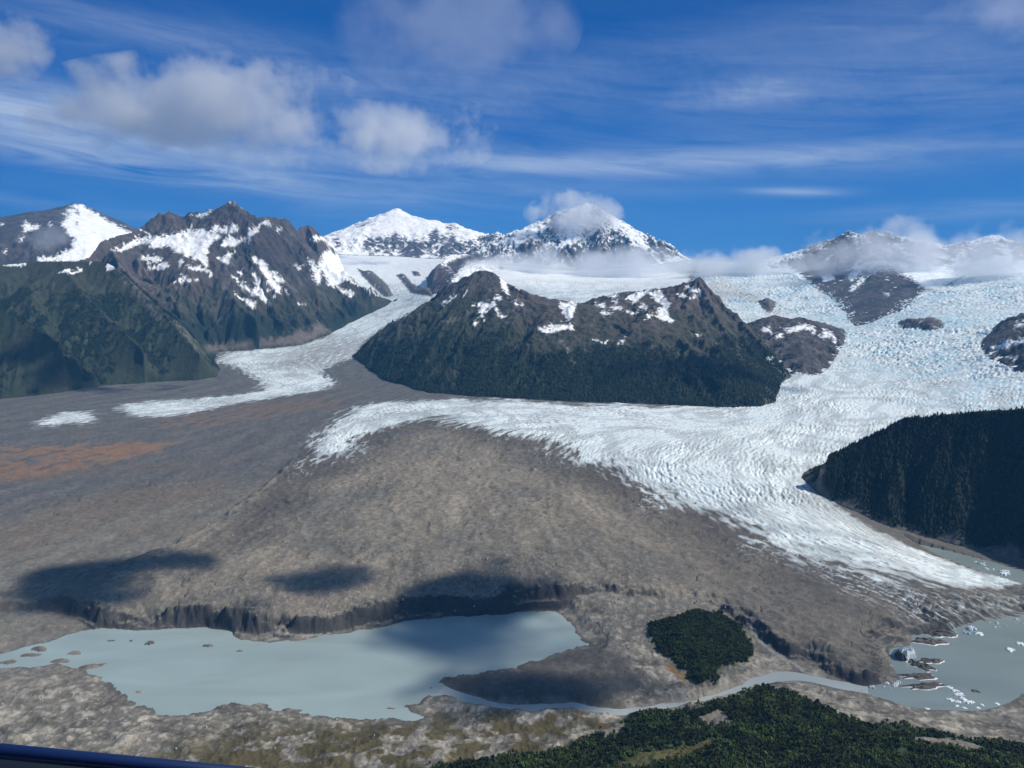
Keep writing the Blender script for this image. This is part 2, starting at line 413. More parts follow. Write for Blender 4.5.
Z = B + .85*hl*lerp(ss(0, 42, sd_lobe), ss(0, 95, sd_lobe+8*n_mid), ss(-.15, .3, fbm(X, Y, 150, 3, 46))) + face*(3.5*n_small+4*n_mid)
lobe_in = ss(-5, 60, sd_lobe)
# relief
rough = lerp(.55, 1.0, lobe_in)*ss(17000, 4000, G.R)
ice_m = ss(-40, 40, sd_ice+45*n_mid+30*n_big)
hum = ridged(X+30*n_big, Y+30*n_mid, 150, 4, 61)
st1, _ = gabor(X, Y, fx, fy, 70, 63)                 # arcs across the flow
st2, _ = gabor(X, Y, -fy, fx, 48, 64)                # streaks along it
wr = ridged(X*.8+60*n_big, Y*1.1+40*n_big, 95, 3, 66)
Z += rough*(6*n_big + 5*(hum-.4) + 1.5*n_mid + 1.2*n_small + lerp(.25, .55, lobe_in)*n_tiny)*(1-ice_m*.7)
Z += lobe_in*(1-ice_m)*(1.1*st1+.9*st2+5.0*(wr-.3)*ss(-.2, .3, fbm(X, Y, 330, 2, 67)))
near_rough = ss(2500, 1500, G.R)*(1-lobe_in)
near_rough = near_rough*(1-.7*ss(-40, 40, signed(X, Y, at_level(*np.array([(436, 690), (435, 683), (460, 673), (520, 667), (560, 651), (592, 643), (625, 660), (650, 690), (600, 706), (560, 703), (500, 703)], float).T, 5.0))))
Z += near_rough*(3.0*n_mid+8*(ridged(X*.8, Y*1.2, 75, 3, 71)-.4)+1.2*n_tiny+4*n_big)
pits = ss(.90, .985, ridged(X+25*n_mid, Y*1.5, 120, 1, 73))*ss(.12, .4, fbm(X, Y, 170, 2, 74))*(1-ice_m)*ss(5200, 3500, G.R)
Z -= pits*4*ss(1700, 2000, G.R)
# shores, channel and river beds
shore = np.maximum(np.maximum(sd_lake, sd_pond), -999)
out_l = np.minimum(-sd_lake, -sd_pond)
cliff = ss(0, 20, hl*ss(-20, 15, sd_lobe))
Z = np.where(out_l > 0, np.maximum(lerp(.4+.05*np.maximum(out_l, 0)+.35*np.maximum(n_small, -.5), Z, np.maximum(ss(5, 90, out_l+25*n_mid), cliff*ss(-2, 10, out_l))), .15+.012*out_l), np.minimum(-.6+.12*(-np.abs(out_l)), -.6))
Z = np.where(sd_chan > -120, np.maximum(Z, CHZ+.8-.22*np.maximum(-sd_chan-22, 0)), Z)
Z = np.where(sd_chan > 0, CHZ-1.5, Z)
Z = lerp(np.minimum(Z, -1.2), Z, ss(0, 30, d_riv-rivw+4*n_mid))
# small rocky shoals in the lakes: dry patches of ground
def bump(px, z0, h, r, sx=1.0):
    global Z
    p = at_level(px[0], px[1], z0)
    d = np.hypot((X-p[0])/sx, (Y-p[1]))+.45*r*n_small+.5*r*n_mid
    Z = np.maximum(Z, np.where(d < 1.5*r, -1.4+h*ss(1.5*r, 0, d), -1e3))
for px, h, r, sx in [((90, 667), 7, 12, 1.8), ((62, 661), 5, 9, 3), ((75, 653), 8, 10, 1.5), ((30, 655), 7, 8, 3.2), ((8, 662), 6, 10, 2.0), ((40, 649), 9, 12, 1.6), ((103, 665), 4, 8, 1.6),
                     ((445, 700), 6, 14, 2.2), ((412, 706), 4, 8, 2.5), ((255, 706), 5, 10, 2.4), ((290, 711), 5, 8, 3), ((140, 692), 4, 6, 3.0)]:
    bump(px, 0, h, r, sx)
# knoll with the patch of wood, and steps of rock
Z += 22*ss(-10, 70, sd_knoll)
# crevasses
fall = ss(230, 420, B)*ss(9000, 6000, G.R)+.6*ss(9000, 9800, G.R)*ss(500, 800, B)
fall = np.maximum(fall, ss(7600, 8200, G.R)*ss(10800, 10000, G.R)*.75)
fall = np.clip(fall, 0, 1)*ss(.19, .25, G.A)
icy_all = np.maximum(ice_m, ss(-30, 30, sd_ice2))
wob = .55*n_big
cx, cy = -fy*np.cos(wob)+fx*np.sin(wob), fx*np.cos(wob)+fy*np.sin(wob)*1.0
g1, _ = gabor(X+10*n_mid, Y, cx, cy, 33, 81)
g2, _ = gabor(X+8*n_mid, Y, cx, cy, 19, 82)
r1 = ridged(X+20*n_mid, Y+20*n_small, 85, 3, 83)
r2 = ridged(X, Y, 42, 3, 84)
r3 = fbm(X, Y, 20, 2, 86)
cvar = .15+1.0*ss(-.3, .4, fbm(X, Y, 380, 3, 85))
crev = (2.8*np.minimum(g1, .25) + 4.6*np.minimum(g2, .3) + 2.2*(r2-.4)+1.0*r3)*cvar
blocks = (17*(r1-.4)+15*(r2-.4)+4*g1+5*r3)*(.5+.8*ss(-.3, .4, fbm(X, Y, 300, 2, 87)))
serac = ss(-30, 30, signed(X+wx, Y+wy, np.array(G.picks([(880, 590), (950, 596), (1040, 596), (1090, 600), (1090, 618), (1024, 612), (975, 619), (955, 628), (935, 628), (905, 612)]))))
Z += serac*(7*np.minimum(g2, .3)+5*np.minimum(g1, .3))
Z += icy_all*lerp(crev, blocks, fall)*ss(16000, 9000, G.R)*lerp(.35, 1.0, ss(0, 160, np.maximum(sd_ice, sd_ice2)))
# convex profile of the tongue
Z += ice_m*8*ss(0, 160, sd_ice)*ss(5000, 3000, G.R)
G.Z = Z

# ---- nunataks: rock standing out of the upper ice
ROCKS = [[(357, 268), (365, 272), (372, 271), (380, 278), (388, 285), (394, 296), (385, 297), (372, 286), (362, 276)], [(396, 275), (404, 274), (412, 283), (425, 289), (432, 288), (433, 297), (420, 295), (406, 287)], [(411, 271), (419, 272), (421, 276), (414, 276)],
         [(758, 301), (766, 299), (775, 301), (776, 307), (770, 313), (762, 308)], [(898, 322), (910, 320), (922, 321), (935, 318), (945, 324), (938, 329), (926, 331), (915, 328), (902, 328)]]
rock_m = np.zeros(X.shape)
for p in ROCKS:
    s_ = signed(X+1.5*wx, Y+1.5*wy, np.array(G.picks(p)), 200)
    k = ss(-8, 8, s_); rock_m = np.maximum(rock_m, k); Z += 40*ss(-10, 90, s_)
G.Z = Z

# ---- colours of the ground (surface colours, in places with shade mixed in)
def c3(*c): return np.array(c, np.float32)
def mix(C, c, m): return C+(c-C)*m[..., None]
C = np.empty(X.shape+(3,), np.float32); C[:] = c3(.155, .147, .130)
tone = fbm(X, Y, 420, 4, 91)
C = mix(C, c3(.192, .172, .143), lobe_in*ss(-.3, .5, tone+.3))
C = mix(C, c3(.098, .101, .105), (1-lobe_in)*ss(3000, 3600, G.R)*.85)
near_m = (1-lobe_in)*ss(2300, 1750, G.R)
C = mix(C, c3(.25, .23, .195), near_m*ss(-.1, .35, n_mid+.7*tone)*.85)
C = mix(C, c3(.34, .315, .275), near_m*ss(.15, .5, n_small+.5*n_mid+.3*n_tiny)*.7)
C = mix(C, c3(.085, .08, .072), near_m*ss(.0, .4, fbm(X*.7, Y, 90, 4, 92))*.75)
# grey, sheared debris just below the clean ice
band = ss(-330, -60, sd_ice)*lobe_in
fb1, _ = gabor(X+60*n_big, Y+60*n_big, -fy, fx, 210, 97); fb2, _ = gabor(X+40*n_big, Y+40*n_big, -fy, fx, 95, 98)
C *= np.clip(1+(.12*fb1+.09*fb2)*(1-near_m)*ss(1900, 2300, G.R), .5, 1.5)[..., None]
C = mix(C, c3(.14, .118, .098), ss(.0, .6, fb1-.2*fb2+.3*tone)*.25*(1-lobe_in)*ss(2700, 3200, G.R))
C = mix(C, c3(.092, .083, .075), band*.85)
lm = seg_dist(X, Y, G.picks([(318, 470), (290, 490), (262, 520), (240, 540)]), False)
C = mix(C, c3(.085, .078, .072), ss(190, 30, lm+60*n_big)*lobe_in*.75)
C = mix(C, c3(.15, .122, .098), ss(260, 60, seg_dist(X, Y, G.picks([(10, 540), (70, 515), (130, 498), (190, 488)]), False)+90*tone)*(1-lobe_in)*.6)
C *= (1+.16*tone*lobe_in)[..., None]
C = mix(C, c3(.25, .235, .21), ss(.25, .6, fbm(X, Y, 26, 3, 93))*ss(2500, 1500, G.R)*(1-lobe_in)*.75)
C = mix(C, c3(.27, .25, .22), ss(.45, .8, n_tiny+.4*n_small)*.5*ss(3000, 2000, G.R))
C *= np.clip(1+.08*n_mid+.22*n_small+.05*st2*lobe_in+lerp(.08, .17, np.maximum(lobe_in, ss(2300, 1750, G.R)))*n_tiny, .3, 1.9)[..., None]
C = mix(C, c3(.06, .057, .052), ss(.5, .8, -n_tiny+.3*n_mid)*.5*lobe_in)
C = mix(C, c3(.07, .066, .064), pits*.7)
# ochre ground
warm = ss(-60, 70, signed(X+4*wx, Y+2*wy, RUST)+50*n_mid)
C = mix(C, c3(.225, .135, .085), warm*.9*ss(-1.0, .2, n_mid+tone+.4*fb2))
warm2 = ss(-60, 60, signed(X+4*wx, Y+2*wy, RUST2)+60*n_mid)
C = mix(C, c3(.17, .125, .095), warm2*.7*ss(-.5, .3, fb2+n_mid))
brown = ss(.1, .6, fbm(X*.5, Y, 500, 3, 95))*(1-lobe_in)*ss(2600, 3100, G.R)*ss(6000, 4500, G.R)
C = mix(C, c3(.15, .11, .085), brown*.35)
# moss and scrub near the lower edge and round the knoll
moss = ss(-.12, .22, fbm(X, Y, 60, 4, 101)+.25*fbm(X, Y, 220, 2, 103)+.22*ss(-150, -700, X))*ss(1680, 1470, G.R)*(1-lobe_in)
C = mix(C, c3(.070, .058, .024), moss*.92)
gully = ss(.80, .95, ridged(X, Y, 55, 2, 107, .3))*ss(1900, 1500, G.R)*(1-lobe_in)
C = mix(C, c3(.02, .018, .015), gully*.35)
C = mix(C, c3(.16, .10, .035), ss(-4, 8, signed(X+.5*wx, Y+.5*wy, OCHRE, 100)+4*n_small)*.8)
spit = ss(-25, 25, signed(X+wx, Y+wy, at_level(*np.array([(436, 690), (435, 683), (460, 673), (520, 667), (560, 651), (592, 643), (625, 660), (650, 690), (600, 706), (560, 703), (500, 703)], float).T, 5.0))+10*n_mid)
C = mix(C, c3(.072, .071, .07), spit*.85)  # smooth grey spit, its colour taken darker for the cloud shade over it
C = mix(C, c3(.03, .045, .022), ss(-8, 10, sd_knoll+10*n_small))
wood_m = ss(-10, 12, sd_wood+14*n_mid)
bare = np.zeros(X.shape)
for p in BARE: bare = np.maximum(bare, ss(-4, 6, signed(X+.5*wx, Y+.5*wy, p, 100)+6*n_small))
sandy = ss(-8, 14, signed(X+wx, Y+wy, SANDY, 200)+10*n_mid)
C = mix(C, c3(.028, .042, .02), wood_m)
C = mix(C, c3(.085, .08, .032), sandy*wood_m)
C = mix(C, c3(.17, .155, .135), bare)
C = mix(C, c3(.105, .098, .092), lobe_in*ss(200, 900, X)*ss(3600, 2900, G.R)*.55)  # right part of the lobe: dirty grey debris plus painted-in thin cloud shade
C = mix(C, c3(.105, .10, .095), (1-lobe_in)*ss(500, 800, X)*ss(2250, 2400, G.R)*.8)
# wet shores and silt
wet = ss(16, 1, out_l+5*n_small)*ss(-3, 0, out_l)*(1-cliff)
C = mix(C, c3(.075, .073, .07), wet*.6)
silt = ss(26, 4, d_riv-rivw)*ss(-.1, .4, n_mid+.2)
C = mix(C, c3(.22, .21, .2), silt*.6)
C = mix(C, c3(.25, .25, .245), ss(7, 3, d_creek+4*n_small))
# face of the ice cliffs: dirt, with the shade on them also put into the colour
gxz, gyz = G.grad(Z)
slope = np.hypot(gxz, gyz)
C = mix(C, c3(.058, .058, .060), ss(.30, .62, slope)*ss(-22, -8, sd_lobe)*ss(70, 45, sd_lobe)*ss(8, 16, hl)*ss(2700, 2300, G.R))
# the ice
dirt = fbm(X*.9, Y*.9, 330, 4, 111)
lines, _ = gabor(X+12*n_mid, Y+12*n_mid, -fy, fx, 60, 113)
lines2, _ = gabor(X+6*n_mid, Y+6*n_mid, -fy, fx, 26, 114)
edge = np.maximum(sd_ice, -400)+75*lines+55*lines2+90*n_big+40*n_mid
d_hill = seg_dist(X, Y, G.picks([(806, 474), (814, 492), (850, 516), (880, 533), (908, 547), (940, 560), (975, 573), (1010, 582)]), False)
kh = ss(260, 60, d_hill)
edge = lerp(edge, (sd_ice+14*n_small+10*lines2)*3+30, kh)
ice_c = ss(-35, 65, edge)
ice_c = np.where(sd_ice > 300, 1, ice_c)
specks = ss(.55, .8, ridged(X, Y, 40, 3, 117))*ss(-260, -30, sd_ice)*ss(.0, .5, n_big+.2)     # stray clean ice in the dirty band
ice_c = np.maximum(ice_c, specks*.55*lobe_in)
I = np.empty_like(C); I[:] = c3(.68, .75, .775)
I = mix(I, c3(.31, .345, .365), ss(.0, .6, dirt+.35*lines+.3*lines2)*.75*ss(700, 100, sd_ice))
lines3, _ = gabor(X+4*n_small, Y+4*n_mid, -fy, fx, 15, 115)
I = mix(I, c3(.29, .31, .325), ss(.16, .62, .55*lines2+.55*lines3+.5*n_small+.25*dirt)*(.72+.25*ss(600, 150, sd_ice))*(1-fall))
I = mix(I, c3(.76, .83, .85), ss(.2, .6, -lines2-.4*lines3+.4*n_small)*.6)
band_l = np.zeros(X.shape)
for w_ in (0.0, 1.7, 3.1): band_l = np.maximum(band_l, ss(.93, .99, np.cos(fbm(X, Y, 900, 2, 116)*5+w_+lines*.25)))
I = mix(I, c3(.30, .32, .335), band_l*.45*(1-fall))
I = mix(I, c3(.34, .37, .39), ss(.1, .6, fb1+.5*fb2)*.45*(1-fall)*ss(2500, 900, sd_ice))
bz = ss(0, 500, X-1300-.18*Y+220*n_big)*ss(3300, 4300, G.R)
blue = ss(-.25, .45, .6*fbm(X, Y, 300, 3, 121)+.8*fbm(X, Y, 60, 3, 122)+.4*r2-.12)*np.clip(.16+.6*bz+.6*fall, 0, 1)
I = mix(I, c3(.42, .61, .71), blue*.8)
I = mix(I, c3(.15, .18, .21), ss(.16, .5, fbm(X, Y, 30, 3, 131)+.4*fbm(X, Y, 160, 2, 132))*.85*np.maximum(fall, .5*bz))
tan = ss(.15, .5, fbm(X, Y, 700, 3, 133)+.1)*fall*ss(500, 300, np.abs(X-2400))
I = mix(I, c3(.55, .50, .44), tan*.6)
sn_hi = ss(650, 900, B)*(X < 2300)
I = mix(I, c3(.82, .84, .86), sn_hi*.7)
C = mix(C, I, ice_c)
DS = ss(-40, 40, signed(X+wx, Y+wy, np.array(G.picks([(815, 562), (880, 584), (950, 594), (1030, 590), (1090, 596), (1090, 618), (1024, 612), (975, 619), (955, 628), (935, 628), (905, 618), (860, 598), (815, 575)])))+30*n_mid)
edge2 = sd_ice2+45*lines+25*lines2+45*n_mid
ice_c2 = ss(-25, 60, edge2)
ice_c2 = np.where(sd_ice2 > 300, 1, ice_c2)
I2 = I.copy()
p_d = G.pick(322, 352)
I2 = mix(I2, c3(.27, .255, .25), ss(900, 250, np.hypot((X-p_d[0])*1.5, (Y-p_d[1])*.75))*ss(-.5, .3, lines+n_mid+.2)*.85)
C = mix(C, I2, ice_c2*(1-ice_c))
rn = c3(.10, .092, .09)
C = mix(C, rn, rock_m*ss(-.7, -.1, n_mid+.3))
C = mix(C, I, DS*ss(.0, .5, lines3*.6+lines2*.5-.15*n_small)*.8)
C = np.clip(C, .008, .86)

is_ice = face_avg(np.where(G.R > 0, ice_c, 0)) > .5
is_ice2 = (face_avg(ice_c2) > .5) & ~is_ice
is_rock = face_avg(rock_m) > .5
is_ice &= ~is_rock; is_ice2 &= ~is_rock
is_lobe = (face_avg(lobe_in) > .5) & ~is_ice & ~is_ice2
deep = face_avg(np.where(Z < -3.5, 1.0, 0.0)) > .99
rest = ~is_ice & ~is_ice2 & ~is_lobe & ~deep
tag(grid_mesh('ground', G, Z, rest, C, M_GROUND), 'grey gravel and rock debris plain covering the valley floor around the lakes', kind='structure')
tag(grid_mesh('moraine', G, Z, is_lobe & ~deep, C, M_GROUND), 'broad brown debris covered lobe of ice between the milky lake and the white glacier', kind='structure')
tag(grid_mesh('glacier', G, Z, is_ice, C, M_ICE), 'wide white crevassed glacier spilling down an icefall and spreading across the valley', kind='structure')
tag(grid_mesh('glacier', G, Z, is_ice2, C, M_ICE), 'narrower glacier winding down from the snow peak past the dark green mountain', kind='structure')

def flat_sheet(name, pts, z, mat, label, grow=14.0):
    P = np.asarray(pts); c = P.mean(0)
    # push the outline a little into the bank so that the shore is drawn by the ground itself
    nrm = np.zeros_like(P); n = len(P)
    area = 0.5*sum(P[i][0]*P[(i+1) % n][1]-P[(i+1) % n][0]*P[i][1] for i in range(n))
    for i in range(n):
        e = P[(i+1) % n]-P[i-1]; e = e/(np.hypot(*e)+1e-9); nrm[i] = (e[1], -e[0]) if area > 0 else (-e[1], e[0])
    P2 = P+nrm*grow
    me = bpy.data.meshes.new(name)
    me.from_pydata([(x, y, z) for x, y in P2], [], [list(range(n)) if area > 0 else list(range(n))[::-1]])
    me.materials.append(mat); me.update()
    return tag(link(bpy.data.objects.new(name, me)), label, kind='structure')
flat_sheet('lake', LAKE, 0.0, M_LAKE, 'milky pale blue meltwater lake below the dark ice cliff')
flat_sheet('lake', POND, 0.0, M_POND, 'grey meltwater lake dotted with icebergs at the end of the white glacier', 20.0)
flat_sheet('lake', CHAN, CHZ, M_POND, 'thin sliver of grey water between the wooded hill and the glacier tongue', 5.0)
def ribbon(name, pts, widths, z, mat, label):
    V = []; Fc = []
    pts = np.asarray(pts); P = []; Wd = []
    for i in range(len(pts)-1):
        for k in range(6):
            t = k/6; p0 = pts[max(i-1, 0)]; p1 = pts[i]; p2 = pts[i+1]; p3 = pts[min(i+2, len(pts)-1)]
            P.append(.5*((2*p1)+(-p0+p2)*t+(2*p0-5*p1+4*p2-p3)*t*t+(-p0+3*p1-3*p2+p3)*t**3)); Wd.append(lerp(widths[i], widths[i+1], t))
    P.append(pts[-1]); Wd.append(widths[-1]); P = np.array(P)
    for i, p in enumerate(P):
        d = P[min(i+1, len(P)-1)]-P[max(i-1, 0)]; d = d/(np.hypot(*d)+1e-9); nx = np.array([-d[1], d[0]])*(Wd[i]/2+9)
        V += [(*(p+nx), z), (*(p-nx), z)]
        if i: Fc.append((2*i-2, 2*i-1, 2*i+1, 2*i))
    me = bpy.data.meshes.new(name); me.from_pydata(V, [], Fc); me.materials.append(mat); me.update()
    return tag(link(bpy.data.objects.new(name, me)), label, kind='structure')
ribbon('river', RIV, RIV_W, .12, M_RIVER, 'pale silty river running between the two lakes past the dark wood')

# ground far beyond and around
me = bpy.data.meshes.new('terrain'); nseg = 96; V = [(0, 0, -90)]; Fc = []
for k in range(nseg):
    a = 2*math.pi*k/nseg; V.append((60000*math.cos(a), 60000*math.sin(a), -90))
for k in range(nseg): Fc.append((0, 1+k, 1+(k+1) % nseg))
me.from_pydata(V, [], Fc)
m_out = surface_mat('outlying_ground', ((300, .3),)); me.materials.append(m_out)
at_ = me.attributes.new('albedo', 'FLOAT_COLOR', 'POINT')
for d in at_.data: d.color = (.06, .07, .05, 1)
tag(link(bpy.data.objects.new('terrain', me)), 'low ground reaching out to the horizon on every side', kind='structure')

# ------------------------------------------------------------------ mountains
def back(u, r):
    a, _ = bearing(u, 268); return np.array([r*math.sin(a), r*math.cos(a)])

class Mountain: pass
def mountain(name, label, ridges, base, erode=(420, 42), power=1.12, seed=0, step=None, daz=.062, mat=None, colour=None, crag=10.0, crag_size=90, smooth=(), warp=90.0):
    base = np.array(base)
    lo_a = np.arctan2(base[:, 0], base[:, 1]).min(); hi_a = np.arctan2(base[:, 0], base[:, 1]).max()
    rb = np.hypot(base[:, 0], base[:, 1])
    segs = []
    for line in ridges:
        pts = []
        for p in line:
            if p[2] is None:
                q = G.pick(p[0], p[1]); pts.append(np.array([q[0], q[1], float(G.look(B, q[:1], q[1:])[0])+6]))
            else: pts.append(at_range(*p))
        for p, q in zip(pts[:-1], pts[1:]): segs.append((p, q))
    rmin, rmax = rb.min()-20, rb.max()+20
    st = step or max(9.0, .0016*rmin)
    g = Grid(np.arange(lo_a-.003, hi_a+.003, math.radians(daz)), np.arange(rmin, rmax, st))
    x, y = g.X, g.Y
    zb = np.maximum(G.look(G.Z, x, y), -5)
    zb_s = G.look(B, x, y)
    wxx = 24*fbm(x, y, 330, 3, seed+1); wyy = 24*fbm(x, y, 330, 3, seed+2)
    sb = signed(x+wxx, y+wyy, base, 1e5)
    db = np.maximum(sb, 0)
    h = np.zeros(x.shape)
    nc0 = np.full(x.shape, 1e9)
    for p, q in segs:
        e = q[:2]-p[:2]; L2 = (e**2).sum()+1e-9
        t = np.clip(((x-p[0])*e[0]+(y-p[1])*e[1])/L2, 0, 1)
        np.minimum(nc0, np.hypot(x-p[0]-t*e[0], y-p[1]-t*e[1]), out=nc0)
    wa = warp*ss(0, 420, nc0)
    xs, ys = x, y
    x = x+wa*fbm(xs, ys, 560, 3, seed+5); y = y+wa*fbm(xs, ys, 560, 3, seed+6)
    for p, q in segs:
        e = q[:2]-p[:2]; L2 = (e**2).sum()+1e-9
        t = np.clip(((x-p[0])*e[0]+(y-p[1])*e[1])/L2, 0, 1)
        d = np.hypot(x-p[0]-t*e[0], y-p[1]-t*e[1])
        zi = p[2]+(q[2]-p[2])*t
        f = db/(d+db+1e-6)
        np.maximum(h, (zi-zb_s)*f**power, out=h)
    x, y = xs, ys
    rel = h
    Zm = zb_s+rel
    inside = ss(0, 1, sb/60)
    tt = np.clip(rel/np.maximum(rel.max(), 1), 0, 1)
    # gullies running down the fall line, refined octave by octave
    gx, gy = g.grad(Zm)
    size, amp = erode
    mask = ss(.0, .12, tt)*np.clip(np.hypot(gx, gy)/.45, 0, 1.3)
    if len(smooth):
        u0, v0 = photo_uv(x, y, Zm); k0 = 6*fbm(x, y, 300, 3, seed+7)
        for pz in smooth: mask = mask*(1-.8*ss(-4, 8, signed(u0+k0, v0+k0, pz, 60)))
    gul = np.zeros(x.shape)
    nearcrest = np.full(x.shape, 1e9)
    for p, q in segs:
        e = q[:2]-p[:2]; L2 = (e**2).sum()+1e-9
        t = np.clip(((x-p[0])*e[0]+(y-p[1])*e[1])/L2, 0, 1)
        np.minimum(nearcrest, np.hypot(x-p[0]-t*e[0], y-p[1]-t*e[1]), out=nearcrest)
    crest = ss(0, size*.7, nearcrest)
    for o in range(5):
        gm = np.hypot(gx, gy)+1e-4
        dx, dy = -gy/gm, gx/gm
        c, s = gabor(x, y, dx, dy, size, seed+20+o)
        a = amp*mask*(crest if o < 2 else np.maximum(crest, .35))
        Zm = Zm+a*(c-.15)
        gul += c*.6**o
        gx = gx-a*s*dx*6.28/size; gy = gy-a*s*dy*6.28/size
        size *= .52; amp *= .55
        if size < 2.2*rmin/F_PX: break
    Zm += inside*ss(.02, .2, tt)*crag*(ridged(x, y, crag_size, 4, seed+40)-.45+.6*fbm(x, y, crag_size*.45, 3, seed+44))*(.4+.6*np.clip(np.hypot(gx, gy), 0, 1))*np.minimum(mask*2, 1)
    Zm = np.where(sb > 0, Zm, zb-40)
    Zm = np.where(sb > 0, np.maximum(Zm, zb_s-20), Zm)
    g.Z = Zm
    m = Mountain(); m.g = g; m.Z = Zm; m.sb = sb; m.tt = tt; m.rel = rel; m.zb = zb; m.gul = gul
    m.gx, m.gy = g.grad(Zm); m.slope = np.hypot(m.gx, m.gy)
    m.U, m.V = photo_uv(x, y, Zm)
    m.n1 = fbm(x, y, 400, 4, seed+50); m.n2 = fbm(x, y, 110, 4, seed+60); m.n3 = fbm(x, y, 45, 3, seed+70); m.n4 = fbm(x, y, 24, 2, seed+75)
    m.forest = np.zeros(x.shape)
    m.C = colour(m)
    keep = face_any((sb > -25))
    m.obj = tag(grid_mesh(name, g, Zm, keep, np.clip(m.C, .006, .88), mat or M_MOUNT), label, kind='structure')
    return m

ROCK = c3(.072, .067, .069); ROCK_L = c3(.125, .115, .112); SCREE = c3(.17, .155, .145); ALP = c3(.034, .042, .026); FOR = c3(.012, .022, .016); SNOW = c3(.84, .86, .88)
def rock_base(m):
    C = np.empty(m.Z.shape+(3,), np.float32); C[:] = ROCK
    C = mix(C, ROCK_L, ss(-.2, .6, m.n2+.4*m.n1)*.7)
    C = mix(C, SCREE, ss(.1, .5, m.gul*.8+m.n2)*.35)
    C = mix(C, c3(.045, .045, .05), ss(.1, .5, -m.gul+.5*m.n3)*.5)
    C = mix(C, c3(.10, .08, .073), ss(.0, .6, m.n1)*.5)
    C = mix(C, c3(.06, .06, .066), ss(.1, .7, -m.n2)*.5)
    return C*(.84+.25*m.n3)[..., None]
def patches(m, polys, warp=2.2, soft=1.6):
    """snow lying where the survey outlines put it, with edges roughened on the ground"""
    s = np.full(m.Z.shape, -60.0)
    u = m.U+warp*1.3*(m.n2*1.2+m.n3); v = m.V+warp*(m.n3-.8*m.n2)
    for p in polys: s = np.maximum(s, signed(u, v, p, 60))
    return ss(-soft, soft, s+1.6*m.n3+1.5*m.n4+.8*m.gul)
def inpoly(m, p, soft=8, warp=4):
    return ss(-soft, soft, signed(m.U+warp*m.n2, m.V+warp*m.n3, p, 60))
def steep_rock(m, lo, hi, amt=1.0):
    return ss(lo, hi, m.slope+.35*m.n3+.25*m.n2)*amt

# --- wooded mountain on the left
def col_left(m):
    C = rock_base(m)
    hi = ss(620, 860, m.Z+130*m.n1+70*m.n2)
    C = mix(C, ALP, ss(-.4, .3, m.n2+.7)*.85)
    C = mix(C, c3(.032, .044, .026), ss(-.2, .4, m.n1)*(1-hi))
    fo = (1-hi)*ss(1.25, .8, m.slope+.3*m.n3)
    pale = inpoly(m, [(118, 268), (126, 272), (150, 300), (168, 325), (160, 325), (140, 300), (124, 284)], 5)
    pale = np.maximum(pale, .8*inpoly(m, [(168, 312), (205, 355), (195, 352), (170, 322)], 3))
    m.forest = fo*(1-pale)*ss(.55, .2, ss(.2, .7, fbm(m.g.X, m.g.Y, 240, 3, 777)))
    C = mix(C, FOR, m.forest)
    C = mix(C, SCREE, pale*ss(-.2, .3, m.n3+.1)*.8)
    C = mix(C, SNOW, patches(m, [[(4, 265), (12, 263), (26, 263), (25, 265), (6, 266)], [(60, 272), (70, 269), (68, 272), (62, 273)], [(68, 274), (76, 271), (82, 268), (83, 270), (73, 274)], [(90, 258), (103, 255), (102, 258), (92, 260)], [(104, 259), (112, 259), (116, 264), (115, 269), (106, 270), (109, 264)], [(86, 264), (91, 263), (89, 266)], [(131, 273), (135, 273), (135, 278), (131, 276)]], 1.2, .8))
    return C
m_left = mountain('mountain', 'dark green wooded mountain with a pale scree spur at the far left',
    [[(-170, 268, 8200), (-60, 262, 8100), (0, 265, 8000), (30, 262, 8000), (60, 261, 7900), (100, 261, 7800), (112, 265, 7700), (125, 275, 7500), (140, 290, 7300), (160, 310, 7000), (180, 331, 6700), (200, 353, 6450), (214, 376, None)],
     [(-120, 290, 7000), (-40, 300, 6900), (0, 310, 6750), (33, 326, 6500), (66, 346, 6250), (90, 362, 5950), (118, 384, None)], [(60, 261, 7900), (80, 290, 7300), (110, 320, 6900), (140, 345, 6500), (160, 364, 6150), (172, 381, None)]],
    G.picks([(-165, 404), (-60, 401), (0, 399), (60, 393), (110, 385), (150, 382), (200, 380), (215, 377), (219, 370)]) + [back(208, 7500), back(165, 9000), back(60, 9800), back(-60, 10000), back(-165, 9500)],
    (380, 26), 1.05, 100, colour=col_left, crag=6)

